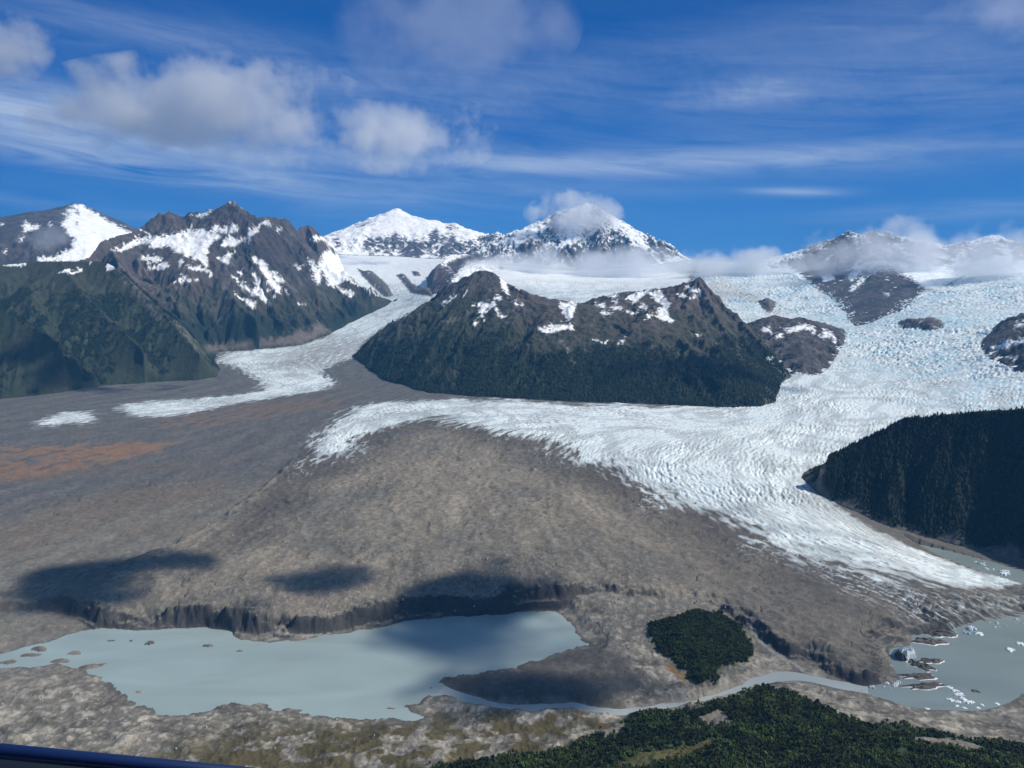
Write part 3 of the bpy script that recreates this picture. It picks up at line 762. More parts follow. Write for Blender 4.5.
# --- rock mountain with the big snowfield
def col_rock(m):
    C = rock_base(m)
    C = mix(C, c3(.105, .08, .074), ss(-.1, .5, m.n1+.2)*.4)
    low = ss(620, 430, m.Z+140*m.n1+60*m.n2)
    C = mix(C, ALP, ss(900, 620, m.Z+150*m.n2)*.75*ss(-.5, .2, m.n3+.3))
    C = mix(C, FOR, low*.9)
    C = mix(C, c3(.20, .165, .15), inpoly(m, [(205, 352), (300, 345), (330, 332), (320, 322), (280, 338), (205, 345)], 4)*.6)
    m.forest = low*.9
    S = patches(m, [
        [(118, 252), (111, 250), (122, 247), (133, 240), (145, 237), (165, 236), (186, 231), (192, 226), (190, 231), (203, 229), (217, 233), (221, 237), (213, 241), (208, 249), (210, 266), (205, 266), (195, 259), (185, 255), (172, 250), (165, 246), (162, 249), (150, 247), (152, 243), (140, 244)],
        [(142, 232), (150, 234), (152, 235), (138, 231), (139, 228)], [(192, 216), (203, 213), (212, 209), (210, 212), (201, 218), (194, 217)],
        [(212, 229), (217, 223), (223, 231), (226, 225), (236, 226), (239, 230), (232, 233), (223, 232), (215, 232)], [(223, 243), (230, 237), (240, 239), (250, 231), (259, 225), (262, 223), (258, 231), (247, 239), (235, 246), (224, 246)], [(243, 242), (250, 239), (247, 245)],
        [(260, 224), (272, 225), (266, 221)], [(218, 258), (225, 257), (232, 251), (235, 250), (231, 256), (228, 263), (221, 261)],
        [(143, 258), (155, 255), (163, 258), (160, 262), (148, 264), (152, 260)], [(148, 268), (160, 264), (166, 262), (170, 266), (160, 270)], [(188, 266), (200, 266), (212, 272), (214, 277), (210, 277), (203, 272), (190, 268)], [(176, 281), (183, 278), (181, 275), (191, 281), (180, 282)], [(194, 280), (201, 281), (195, 281)], [(178, 262), (183, 260), (182, 267), (178, 266)],
        [(252, 256), (262, 259), (270, 273), (278, 284), (281, 292), (275, 290), (267, 279), (258, 264)], [(271, 273), (277, 272), (284, 281), (282, 284), (276, 281)], [(236, 277), (243, 283), (250, 290), (256, 287), (253, 271), (256, 273), (261, 287), (270, 305), (268, 306), (258, 296), (246, 291), (238, 283)], [(235, 294), (245, 300), (255, 303), (256, 308), (247, 306)], [(238, 271), (243, 270), (242, 275)],
        [(277, 228), (282, 229), (278, 233)], [(308, 258), (320, 270), (320, 285), (314, 280), (313, 272)], [(296, 265), (304, 265), (300, 270)], [(272, 295), (277, 296), (275, 298)], [(285, 290), (292, 297), (287, 294)], [(300, 301), (304, 305), (301, 304)], [(267, 288), (270, 290), (268, 291)],
        [(310, 241), (325, 240), (331, 248), (338, 252), (337, 254), (327, 250), (318, 262), (330, 285), (352, 296), (352, 292), (336, 286), (345, 280), (360, 285), (380, 296), (376, 294), (352, 280), (340, 262), (380, 268), (400, 255), (330, 240), (316, 236)],
        [(357, 275), (372, 284), (384, 293), (392, 301), (396, 298)]], 1.6, 1.0)
    # dusting on the summit crags
    S = np.maximum(S, ss(1720, 1860, m.Z+100*m.n2)*ss(.0, .3, m.n3-.5*m.gul)*.9*ss(196, 222, m.U))
    C = mix(C, SNOW, S)
    return C
m_rock = mountain('mountain', 'brown rock mountain with a broad snowfield under its jagged summit',
    [[(60, 266, 8700), (89, 257, 8900), (103, 240, 9200), (117, 236, 9400), (133, 232, 9600), (143, 226, 9700), (152, 218, 9800), (159, 213, 9850), (165, 214, 9850), (169, 211, 9850), (175, 214, 9850), (183, 216, 9900), (190, 212, 9900), (201, 212, 9950), (210, 209, 9950), (218, 209, 10000), (224, 204, 10000), (232, 200, 10000), (236, 203, 10000), (243, 208, 10050),
      (250, 214, 10100), (257, 217, 10150), (263, 216, 10200), (267, 216, 10200), (277, 218, 10300), (283, 218, 10300), (288, 220, 10400), (292, 226, 10450), (297, 230, 10500), (302, 226, 10600), (308, 224, 10650), (313, 227, 10700), (318, 232, 10800), (327, 238, 11000), (336, 250, 11500)],
     [(218, 209, 10000), (212, 225, 9600), (208, 242, 9300), (211, 264, 9000), (222, 283, 8600), (238, 303, 8150), (257, 318, 7800), (272, 334, 7400), (280, 346, None)],
     [(259, 222, 10100), (264, 240, 9600), (272, 262, 9100), (287, 285, 8700), (302, 308, 8350), (313, 325, 8100), (322, 337, None)],
     [(308, 224, 10650), (319, 250, 10100), (328, 268, 9700), (352, 282, 9500), (376, 291, 9300), (394, 301, None)], [(319, 250, 10100), (320, 280, 9400), (330, 300, 9000), (345, 312, 8700), (350, 323, None)],
     [(133, 232, 9600), (112, 248, 9000), (118, 262, 8600), (140, 285, 8200), (170, 310, 7800), (195, 335, 7400)]],
    G.picks([(218, 352), (260, 349), (300, 345), (330, 334), (360, 318), (388, 305), (397, 298)]) + [back(396, 9900), back(352, 10600), back(345, 12200), back(250, 12800), back(150, 12800), back(70, 11500), back(40, 9000), back(110, 8000), back(165, 7600), back(205, 7000)],
    (430, 60), 1.0, 200, colour=col_rock, crag=26, crag_size=150, smooth=[[(118, 252), (111, 250), (122, 246), (145, 236), (190, 228), (222, 232), (212, 250), (212, 275), (190, 282), (150, 268)]])

def col_snowy(m, rock_amt=.5, polys=(), lo=.75, hi=1.05, z0=1100):
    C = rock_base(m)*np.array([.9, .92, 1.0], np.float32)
    S = ss(hi, lo, m.slope+.35*m.n3+.3*m.n2)*ss(z0-150, z0+150, m.Z+200*m.n1)
    for p in polys: S = S*(1-.97*inpoly(m, p, 4, 5))
    return C, S

# --- far left peak
def col_far(m):
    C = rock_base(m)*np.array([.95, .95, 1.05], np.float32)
    S = patches(m, [[(62, 223), (70, 214), (68, 210), (72, 205), (82, 204), (92, 211), (110, 222), (127, 231), (150, 237), (140, 262), (95, 262), (40, 262), (36, 258), (55, 256), (72, 247), (72, 238), (66, 232)],
        [(23, 226), (26, 222), (31, 226), (40, 225), (38, 229), (25, 231)], [(48, 225), (52, 224), (51, 227)], [(20, 240), (24, 237), (22, 242)], [(0, 223), (4, 223), (2, 225)], [(4, 252), (7, 250), (6, 255)], [(64, 214), (68, 212), (66, 216)]], 1.5, 1.0)
    S *= 1-.9*patches(m, [[(69, 207), (74, 207), (79, 211), (80, 215), (74, 214), (77, 211), (72, 209)], [(75, 222), (78, 221), (77, 225)]], .8, .6)
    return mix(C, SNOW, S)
m_far = mountain('mountain', 'farthest left peak, half dark rock and half smooth white snow slope',
    [[(-160, 235, 14500), (-80, 225, 14500), (-20, 220, 14500), (0, 219, 14500), (12, 219, 14500), (20, 221, 14500), (28, 217, 14500), (38, 217, 14600), (48, 212, 14700), (58, 207, 14800), (66, 205, 14800), (74, 203, 14800), (82, 204, 14800), (90, 208, 14800), (97, 213, 14800), (110, 222, 14700), (125, 231, 14600), (140, 237, 14500), (175, 250, 14300)],
     [(70, 204, 14800), (70, 225, 13900), (72, 248, 13000), (60, 262, 12300)], [(20, 221, 14500), (15, 245, 13200), (10, 258, 12400)]],
    [back(-165, 11500), back(0, 11200), back(100, 11200), back(180, 11800), back(200, 14000), back(180, 17000), back(60, 17800), back(-165, 17500)], (620, 60), 1.0, 300, colour=col_far, mat=M_FAR, crag=26, step=24, crag_size=300, smooth=[[(62, 223), (68, 205), (82, 203), (150, 237), (140, 262), (40, 262), (72, 240)]])

# --- white massif
def col_white(m):
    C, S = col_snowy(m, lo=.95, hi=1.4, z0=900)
    R = np.zeros(m.Z.shape)
    for p, k in [([(363, 250), (366, 235), (378, 234), (388, 238), (396, 232), (408, 240), (425, 238), (430, 232), (436, 228), (440, 238), (450, 232), (468, 240), (478, 244), (470, 256), (410, 259), (372, 254)], .55), ([(352, 228), (364, 220), (372, 222), (362, 232)], .35), ([(334, 238), (340, 236), (344, 250), (336, 246)], .6), ([(445, 227), (452, 224), (464, 238), (460, 240)], .7), ([(470, 240), (492, 234), (505, 236), (512, 244), (490, 256), (470, 258)], .8)]:
        R = np.maximum(R, k*inpoly(m, p, 3, 4))
    S = S*(1-ss(.12, .42, R*(.75+.7*m.n2+.55*m.gul+.6*(m.slope-.6))))
    return mix(C, c3(.87, .87, .87), S)
m_white = mountain('mountain', 'gleaming white snow massif with a pointed summit at the head of the narrower glacier',
    [[(285, 250, 16000), (330, 236, 16800), (340, 230, 17000), (348, 228, 17000), (355, 225, 17000), (362, 221, 17000), (368, 219, 17000), (380, 215, 17000), (388, 212, 17000), (393, 208.5, 17000), (396, 207.5, 17000), (400, 209, 17000), (406, 214, 17000), (412, 218, 17000), (422, 220, 17000), (433, 219.5, 17000), (445, 223, 16900), (455, 223, 16800), (465, 227, 16700), (475, 231, 16600), (482, 234, 16500),
      (492, 235, 16300), (498, 232, 16200), (504, 234, 16100), (510, 236, 16000), (516, 240, 15800), (540, 252, 15400)],
     [(396, 207.5, 17000), (391, 228, 16000), (384, 246, 15000)], [(368, 219, 17000), (360, 238, 15800), (352, 250, 14800)], [(445, 223, 16900), (438, 236, 15800), (424, 252, 14700)], [(475, 231, 16600), (460, 246, 15200), (445, 256, 14400)]],
    [back(270, 14500), back(340, 13600), back(400, 13700), back(450, 13500), back(560, 13500), back(560, 18000), back(400, 19500), back(260, 18500)], (700, 75), .95, 400, colour=col_white, mat=M_FAR, crag=45, step=24, crag_size=420, smooth=[[(372, 226), (396, 208), (440, 219), (470, 230), (430, 231), (400, 236), (375, 236)]])

# --- peak under the cap cloud
def col_cap(m):
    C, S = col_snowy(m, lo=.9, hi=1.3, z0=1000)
    R = np.zeros(m.Z.shape)
    for p, k in [([(515, 243), (530, 229), (545, 219), (560, 217), (552, 228), (535, 243), (560, 250), (620, 252), (640, 262), (500, 262)], .30), ([(560, 250), (575, 243), (600, 246), (608, 256), (580, 258)], .85), ([(616, 254), (640, 254), (652, 258), (620, 260)], .9), ([(600, 215), (625, 225), (640, 240), (600, 245)], .2)]:
        R = np.maximum(R, k*inpoly(m, p, 3, 4))
    S = S*(1-ss(.15, .45, R*(.8+.7*m.n2+.35*m.n3+.6*m.gul+.5*(m.slope-.6))))
    return mix(C, SNOW, S)
m_cap = mountain('mountain', 'steep snow covered pyramid whose top hides in a grey cap cloud',
    [[(470, 266, 13000), (500, 252, 13600), (515, 242, 13800), (523, 237, 13800), (530, 230, 13800), (540, 222, 13800), (548, 219, 13800), (556, 217, 13800), (563, 215, 13800), (568, 213, 13800), (576, 208, 13800), (587, 202, 13800), (598, 209, 13800), (606, 215, 13800), (612, 218, 13800), (620, 223, 13800), (628, 226, 13800), (634, 231, 13800), (642, 240, 13700), (652, 250, 13600), (662, 259, 13500), (672, 266, 13400), (688, 275, 13200)],
     [(586, 203, 13800), (578, 235, 12900), (570, 258, 12100)], [(615, 220, 13800), (622, 240, 13000), (640, 258, 12400)], [(540, 222, 13800), (535, 242, 13000), (520, 258, 12300)]],
    [back(450, 11800), back(520, 11500), back(600, 11400), back(660, 11600), back(694, 12900), back(672, 15000), back(580, 16300), back(470, 15500)], (520, 80), 1.0, 500, colour=col_cap, mat=M_FAR, crag=36, step=20, crag_size=300)

# --- rock shoulder between the narrow glacier and the cap peak
def col_should(m):
    C = rock_base(m)*np.array([1.1, .95, .95], np.float32)
    return mix(C, SNOW, patches(m, [[(430, 262), (445, 256), (462, 250), (470, 254), (458, 258), (446, 264), (452, 272), (440, 262)], [(455, 275), (462, 268), (470, 262), (500, 262), (500, 290), (450, 282)]], 2, 1.5))
mountain('mountain', 'small reddish rock shoulder beside the upper narrow glacier',
    [[(480, 254, 12000), (463, 254, 11600), (448, 259, 11200), (437, 265, 10800), (433, 278, 10400), (436, 292, 9900)], [(463, 254, 11600), (460, 275, 10600), (455, 290, 9800)]],
    [back(430, 9500), back(427, 10300), back(426, 11200), back(445, 12300), back(500, 12500), back(505, 10500), back(460, 9400)], (260, 30), .8, 600, colour=col_should, mat=M_FAR, step=14)

# --- green mountain in the middle
def col_mid(m):
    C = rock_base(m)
    C = mix(C, c3(.125, .09, .075), inpoly(m, [(510, 288), (560, 305), (565, 330), (590, 300), (640, 292), (700, 280), (740, 330), (660, 340), (600, 330), (540, 330)], 8)*.3)
    C = mix(C, ALP, ss(820, 560, m.Z+190*m.n1+90*m.n2)*ss(-.3, .3, m.n3+.2+.5*m.n2)*.8)
    C = mix(C, ALP*.9, inpoly(m, [(440, 300), (480, 285), (500, 320), (560, 350), (600, 400), (370, 400), (370, 345)], 10)*.7)
    low = ss(500, 330, m.Z+170*m.n1+70*m.n2)*ss(1.4, .9, m.slope)
    low = np.maximum(low, .8*inpoly(m, [(365, 352), (440, 330), (500, 345), (560, 365), (640, 345), (760, 385), (770, 405), (370, 385)], 9)*ss(-.5, .1, m.n2+.2))
    m.forest = low
    C = mix(C, FOR, low*.95)
    C = mix(C, SCREE, inpoly(m, [(440, 322), (455, 321), (472, 313), (470, 309), (462, 318), (440, 318)], 2)*.6)
    C = mix(C, SCREE*1.1, inpoly(m, [(558, 340), (562, 340), (572, 352), (578, 365), (575, 366), (567, 354)], 1.2, 2)*.8)
    C = mix(C, SCREE, inpoly(m, [(760, 400), (768, 380), (775, 388), (772, 404), (762, 406)], 3)*.6)
    S = patches(m, [[(475, 305), (482, 303), (497, 302), (497, 305), (488, 309), (482, 316), (480, 310)], [(483, 317), (486, 321), (484, 322)], [(490, 309), (498, 306), (497, 313), (494, 310)], [(494, 297), (500, 295), (502, 300), (494, 300)], [(515, 302), (523, 304), (523, 306), (516, 304)], [(498, 313), (506, 316), (504, 318), (499, 315)], [(440, 306), (449, 298), (456, 295), (450, 301)], [(463, 292), (466, 290), (464, 296)],
        [(500, 276), (508, 281), (510, 297), (503, 291)], [(474, 323), (478, 322), (476, 325)],
        [(538, 327), (548, 330), (557, 325), (571, 322), (574, 330), (560, 331), (546, 333)], [(550, 326), (558, 325), (555, 328)],
        [(595, 304), (604, 304), (606, 308), (598, 307)], [(600, 312), (612, 313), (605, 315)], [(610, 307), (616, 306), (622, 309), (612, 310)], [(628, 295), (640, 291), (648, 292), (634, 304), (628, 300)], [(638, 305), (645, 304), (648, 308), (638, 310)], [(612, 300), (618, 300), (616, 304)], [(625, 312), (640, 313), (632, 315)], [(606, 296), (620, 293), (615, 297)],
        [(646, 292), (662, 290), (664, 297), (670, 306), (668, 313), (675, 320), (673, 323), (660, 320), (656, 315), (660, 306), (655, 300)], [(686, 286), (692, 288), (700, 292), (702, 297), (690, 298), (697, 294), (687, 289)], [(680, 296), (686, 293), (684, 298)], [(596, 339), (600, 341), (606, 342), (610, 339), (607, 344), (603, 344)], [(621, 343), (624, 338), (623, 343)], [(697, 334), (700, 335), (698, 337)],
        [(560, 303), (576, 303), (573, 317), (569, 320), (565, 316)], [(769, 358), (772, 357), (778, 367), (784, 373), (781, 374), (773, 366)], [(785, 390), (800, 372), (792, 380)], [(648, 316), (652, 315), (647, 319)]], 1.4, .9)
    return mix(C, SNOW, S)
m_mid = mountain('mountain', 'dark green and brown mountain standing between the two glaciers in the middle of the valley',
    [[(357, 354, 6600), (372, 337, 6650), (385, 326, 6700), (400, 318, 6700), (420, 306, 6750), (440, 296, 6800), (455, 285, 6850), (465, 276, 6900), (475, 271, 6900), (485, 270, 6900), (492, 272, 6900), (498, 282, 6900), (506, 294, 6950), (512, 286, 7000), (520, 290, 7000), (530, 297, 7000), (540, 303, 7000), (550, 307, 7000), (560, 306, 7000), (565, 315, 7000), (570, 318, 7000), (577, 312, 6950), (585, 301, 6950),
      (600, 296, 6900), (620, 292, 6900), (640, 290, 6900), (660, 288, 6850), (680, 284, 6800), (690, 280, 6800), (697, 277, 6750), (703, 280, 6750), (712, 292, 6650), (725, 306, 6500), (740, 320, 6300), (755, 335, 6050), (768, 350, 5800), (780, 364, 5550), (787, 374, 5350)],
     [(475, 271, 6900), (460, 302, 6400), (440, 330, 6000), (425, 360, 5500), (412, 388, None)], [(488, 271, 6900), (498, 318, 6200), (490, 350, 5700), (485, 378, 5200), (482, 397, None)], [(540, 303, 7000), (545, 335, 6200), (560, 362, 5600), (568, 386, 5150), (572, 402, None)],
     [(610, 294, 6900), (598, 325, 6300), (590, 350, 5800), (608, 380, 5200), (616, 403, None)], [(697, 277, 6750), (685, 308, 6200), (662, 340, 5700), (645, 375, 5200), (638, 405, None)], [(697, 277, 6750), (722, 325, 6000), (742, 362, 5450), (752, 385, 5050), (757, 407, None)], [(400, 318, 6700), (395, 345, 6200), (390, 368, 5800), (386, 382, None)]],
    G.picks([(352, 356), (362, 364), (385, 381), (430, 393), (500, 398), (570, 402), (650, 405), (720, 407), (760, 407), (774, 402), (782, 385), (789, 375)]) + [back(765, 6700), back(725, 7400), back(690, 8000), back(620, 8100), back(585, 7600), back(555, 7500), back(500, 8000), back(450, 8000), back(400, 7500), back(365, 7000)],
    (400, 70), 1.0, 700, colour=col_mid, crag=24, crag_size=150)

# --- right hand high massif
def col_right(m):
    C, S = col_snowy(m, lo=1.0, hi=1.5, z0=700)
    R = np.zeros(m.Z.shape)
    R = np.maximum(R, inpoly(m, [(784, 262), (800, 258), (830, 246), (838, 262), (850, 282), (862, 275), (880, 270), (893, 270), (910, 278), (925, 290), (905, 304), (870, 323), (850, 328), (838, 306), (820, 290), (800, 272)], 3, 4))
    R = np.maximum(R, .5*inpoly(m, [(785, 262), (850, 233), (862, 245), (850, 280), (820, 285)], 4, 5))
    R = np.maximum(R, .8*inpoly(m, [(800, 250), (850, 228), (890, 228), (920, 245), (1030, 238), (1030, 252), (940, 266), (900, 262), (860, 266)], 4, 5)*ss(.1, .7, m.slope+.3*m.gul))
    R = np.maximum(R, .6*inpoly(m, [(1010, 250), (1030, 245), (1030, 258), (1014, 262)], 3, 4))
    S = S*(1-ss(.2, .5, R*(1.0+.5*m.n3+.5*m.n2+.35*m.gul)))
    S = np.maximum(S, patches(m, [[(822, 276), (832, 274), (834, 280), (824, 281)], [(850, 288), (868, 275), (862, 284), (852, 292)], [(884, 294), (892, 294), (888, 296)]], 1.2, 1))
    return mix(C, lerp(SNOW, c3(.6, .76, .86), .4), S)
m_right = mountain('mountain', 'high snowy massif with a dark rock promontory wrapped in drifting cloud at the right',
    [[(740, 280, 11500), (775, 268, 11800), (787, 262, 12000), (793, 259, 12000), (800, 254, 12000), (808, 251, 12000), (815, 247, 12000), (824, 241, 12000), (830, 239, 12000), (835, 240, 12000), (840, 235, 12000), (845, 236, 12000), (850, 231, 12000), (858, 235, 12000), (866, 232, 12100), (873, 231, 12100), (880, 234, 12200), (887, 232, 12200), (894, 244, 12200), (901, 241, 12200), (907, 246, 12200), (914, 244, 12200), (922, 254, 12200), (935, 259, 12200), (946, 254, 12200), (958, 258, 12200), (970, 249, 12200), (980, 243, 12200), (990, 235, 12200), (1000, 237, 12200), (1008, 247, 12100), (1016, 242, 12000), (1030, 244, 12000), (1100, 236, 12000), (1200, 250, 11800)],
     [(858, 233, 12000), (872, 258, 10900), (893, 271, 10100), (885, 290, 9300), (860, 318, 8000)], [(800, 254, 12000), (818, 278, 10400), (840, 300, 9100), (852, 318, 8200)], [(893, 271, 10100), (920, 287, 9500)], [(1020, 243, 12000), (1060, 262, 10800)], [(946, 246, 12200), (952, 268, 10900)], [(880, 233, 12200), (905, 256, 11300), (912, 268, 10900)], [(990, 235, 12200), (998, 256, 11200), (985, 268, 10500)], [(840, 235, 12000), (846, 258, 11200)], [(815, 247, 12000), (822, 265, 11200)]],
    G.picks([(855, 327), (846, 314), (836, 302), (818, 290), (800, 279)]) + [back(785, 10500), back(720, 11500), back(740, 14500), back(900, 15500), back(1250, 15500), back(1260, 9600), back(1100, 9300), back(1010, 9500), back(970, 9900)] + G.picks([(938, 290), (925, 296), (900, 311), (872, 323)]),
    (480, 95), 1.55, 800, colour=col_right, mat=M_FAR, crag=48, step=18, crag_size=260)

def col_bench(m):
    C = rock_base(m)*1.0
    return mix(C, SNOW, patches(m, [[(762, 327), (772, 329), (772, 335), (765, 331)], [(782, 329), (792, 326), (806, 325), (815, 327), (816, 334), (810, 335), (814, 330), (804, 330), (790, 332)], [(775, 335), (782, 334), (782, 338), (776, 338)], [(824, 328), (832, 332), (838, 342), (836, 344), (828, 335), (822, 334)], [(818, 336), (830, 334), (832, 338), (822, 338)], [(788, 375), (800, 372), (808, 376), (790, 378)]], 1.2, .9))
mountain('mountain', 'low dark rock bench streaked with snow between the two arms of the icefall',
    [[(752, 330, 6900), (762, 318, 7150), (775, 315, 7200), (790, 319, 7150), (800, 317, 7100), (812, 320, 7050), (825, 324, 7000), (838, 332, 6800)], [(790, 319, 7150), (795, 345, 6300), (805, 365, 5750)]],
    G.picks([(782, 366), (790, 374), (804, 376), (818, 375), (830, 366), (840, 352), (847, 338)]) + [back(850, 7350), back(800, 7600), back(755, 7600), back(742, 7100), back(758, 6400)], (240, 30), .75, 900, colour=col_bench, step=10, crag=14)

def col_redge(m):
    C = rock_base(m)
    return mix(C, SNOW, patches(m, [[(990, 348), (1005, 342), (1024, 338), (1024, 342), (1005, 347), (996, 350)], [(1008, 358), (1016, 357), (1014, 361)], [(1014, 326), (1024, 321), (1024, 326)]], 1.6, 1.2))
mountain('mountain', 'dark snow streaked rock slope at the right border above the icefall foot',
    [[(984, 344, 6350), (1000, 334, 6500), (1024, 322, 6750), (1060, 306, 7000), (1140, 290, 7300), (1200, 285, 7400)]],
    G.picks([(979, 346), (986, 354), (1000, 364), (1024, 374), (1060, 386)]) + [back(1200, 4900), back(1250, 7400), back(1200, 8300), back(1060, 7900), back(1000, 7000)], (240, 30), .8, 950, colour=col_redge, step=12, crag=14)

# --- wooded hill at the right
def col_hill(m):
    C = np.empty(m.Z.shape+(3,), np.float32); C[:] = c3(.12, .11, .10)
    C *= (1+.4*m.n3)[..., None]
    fo = ss(4, 50, m.sb+30*m.n2+25*m.n3)
    m.forest = fo
    return mix(C, c3(.010, .016, .014), fo)
m_hill = mountain('hill', 'steep hill under dark conifers rising beside the glacier tongue at the right',
    [[(808, 476, 3030), (822, 464, 3110), (842, 448, 3170), (862, 439, 3200), (890, 425, 3230), (905, 418, 3250), (930, 416, 3250), (975, 411, 3250), (1024, 408, 3250), (1100, 402, 3250), (1180, 405, 3150), (1250, 410, 3100)]],
    G.picks([(803, 479), (815, 490), (835, 503), (870, 519), (900, 531), (950, 545), (1000, 554), (1024, 558)]) + [back(1180, 2250), back(1270, 2300), back(1260, 4200), back(1024, 4200), back(920, 4000), back(850, 3700), back(812, 3300)],
    (230, 20), 1.22, 1000, colour=col_hill, step=6, daz=.07, crag=5, warp=140)

# ------------------------------------------------------------------ trees
def conifer(nside=7, tiers=4, seed=0, ragged=.3):
    r = random.Random(seed); V = []; Fc = []
    tr = 5
    for k in range(tr): a = 2*math.pi*k/tr; V.append((.022*math.cos(a), .022*math.sin(a), -.05))
    for k in range(tr): a = 2*math.pi*k/tr; V.append((.012*math.cos(a), .012*math.sin(a), .35))
    for k in range(tr): Fc.append((k, (k+1) % tr, tr+(k+1) % tr, tr+k))
    ntrunk = len(V)
    for t in range(tiers):
        z0 = .10+.78*t/tiers; z1 = min(1.0, z0+.42-.16*t/tiers); rad = .24*(1-t/tiers)**.85+.035
        b = len(V); ph = r.random()*6
        ox, oy = r.uniform(-.015, .015), r.uniform(-.015, .015)
        V.append((ox, oy, z1))
        for k in range(nside*2):
            a = ph+math.pi*k/nside
            q = rad*(1+r.uniform(-ragged, ragged))*(1.0 if k % 2 == 0 else .55)
            V.append((q*math.cos(a), q*math.sin(a), z0+r.uniform(-.03, .03)+(0 if k % 2 == 0 else .06)))
        for k in range(nside*2): Fc.append((b, b+1+k, b+1+(k+1) % (nside*2), b+1+(k+1) % (nside*2)))
    return np.array(V), np.array(Fc), ntrunk

def bushy(n=46, seed=0):
    """leafy clump: many small leaf-spray faces through the volume of an uneven crown on a short stem"""
    r = random.Random(seed); V = []; Fc = []
    for k in range(4): a = math.pi*k/2; V.append((.03*math.cos(a), .03*math.sin(a), -.08))
    for k in range(4): a = math.pi*k/2; V.append((.02*math.cos(a), .02*math.sin(a), .5))
    for k in range(4): Fc.append((k, (k+1) % 4, 4+(k+1) % 4, 4+k))
    nt = len(V)
    lobes = [(r.uniform(-.22, .22), r.uniform(-.22, .22), r.uniform(.38, .72), r.uniform(.18, .3)) for _ in range(5)]
    for i in range(n):
        lx, ly, lz, lr = r.choice(lobes)
        a = r.uniform(0, 6.283); e = math.asin(r.uniform(-.5, 1))
        q = lr*r.uniform(.6, 1.0)
        nx, ny, nz = math.cos(a)*math.cos(e), math.sin(a)*math.cos(e), math.sin(e)
        c = np.array([lx+nx*q, ly+ny*q, lz+nz*q])
        N = np.array([nx+r.uniform(-.5, .5), ny+r.uniform(-.5, .5), nz+r.uniform(-.3, .6)]); N /= np.linalg.norm(N)
        t1 = np.cross(N, [0.3, .2, 1]); t1 /= np.linalg.norm(t1)+1e-9; t2 = np.cross(N, t1)
        s = r.uniform(.07, .13); b = len(V)
        for qx, qy in ((-1, -.7), (.9, -1), (1, .8), (-.8, 1)): V.append(tuple(c+t1*qx*s+t2*qy*s))
        Fc.append((b, b+1, b+2, b+3))
    return np.array(V), np.array(Fc), nt

def quads_clean(Fc):
    return Fc
def scatter_mesh(name, templates, pts, hts, wid, tint, mat):
    """one mesh of many trees; pts (n,3), heights, width factors, tints (n,3)"""
    Vs = []; Fs = []; Cs = []; off = 0
    which = rng.integers(0, len(templates), len(pts)); ang = rng.uniform(0, 6.283, len(pts))
    for k, (tv, tf, nt) in enumerate(templates):
        ids = np.nonzero(which == k)[0]
        if not len(ids): continue
        ca, sa = np.cos(ang[ids]), np.sin(ang[ids]); h = hts[ids]; w = h*wid[ids]
        vx = (tv[None, :, 0]*ca[:, None]-tv[None, :, 1]*sa[:, None])*w[:, None]+pts[ids, 0, None]
        vy = (tv[None, :, 0]*sa[:, None]+tv[None, :, 1]*ca[:, None])*w[:, None]+pts[ids, 1, None]
        vz = tv[None, :, 2]*h[:, None]+pts[ids, 2, None]
        Vs.append(np.stack([vx, vy, vz], -1).reshape(-1, 3))
        n, m = len(tv), len(ids)
        f = tf[None]+(np.arange(m)*n)[:, None, None]+off
        Fs.append(f.reshape(-1, 4)); off += n*m
        c = np.repeat(tint[ids][:, None], n, 1).copy(); c[:, :nt] = (.07, .055, .045)
        Cs.append(c.reshape(-1, 3))
    V = np.concatenate(Vs); Fq = np.concatenate(Fs); Cc = np.concatenate(Cs)
    return mesh_mixed(name, V, Fq, Cc, mat)
def mesh_mixed(name, V, Fq, Cc, mat):
    tri = Fq[:, 2] == Fq[:, 3]
    me = bpy.data.meshes.new(name)
    loops = np.concatenate([Fq[tri][:, :3].ravel(), Fq[~tri].ravel()]).astype(np.int32)
    nt_, nq = int(tri.sum()), int((~tri).sum())
    starts = np.concatenate([np.arange(nt_)*3, nt_*3+np.arange(nq)*4]).astype(np.int32)
    me.vertices.add(len(V)); me.vertices.foreach_set('co', V.astype(np.float32).ravel())
    me.loops.add(len(loops)); me.loops.foreach_set('vertex_index', loops)
    me.polygons.add(nt_+nq); me.polygons.foreach_set('loop_start', starts)
    at = me.attributes.new('albedo', 'FLOAT_COLOR', 'POINT'); c4 = np.ones((len(V), 4), np.float32); c4[:, :3] = Cc
    at.data.foreach_set('color', c4.ravel())
    me.materials.append(mat); me.update(); me.validate()
    return me

def spots(g, Zg, M, n, a0, a1, r0, r1, spacing=None):
    a = rng.uniform(a0, a1, n); r = np.sqrt(rng.uniform(r0*r0, r1*r1, n))
    x, y = r*np.sin(a), r*np.cos(a)
    k = g.look(M, x, y) > rng.uniform(.15, .85, n)
    x, y = x[k], y[k]
    return np.stack([x, y, g.look(Zg, x, y)-.3], -1)
def tints(n, base, spread=.35):
    t = np.array(base)[None]*(1+rng.normal(0, spread, (n, 1)).clip(-.7, 1.2))
    t[:, 1] *= 1+rng.normal(0, .08, n); t[:, 0] *= 1+rng.normal(0, .12, n)
    return t.clip(.005, .2)

CON = [conifer(7, 4, s) for s in range(5)]
CON_S = [conifer(4, 2, s, .35) for s in range(3)]
BUSH = [bushy(46, s) for s in range(6)]
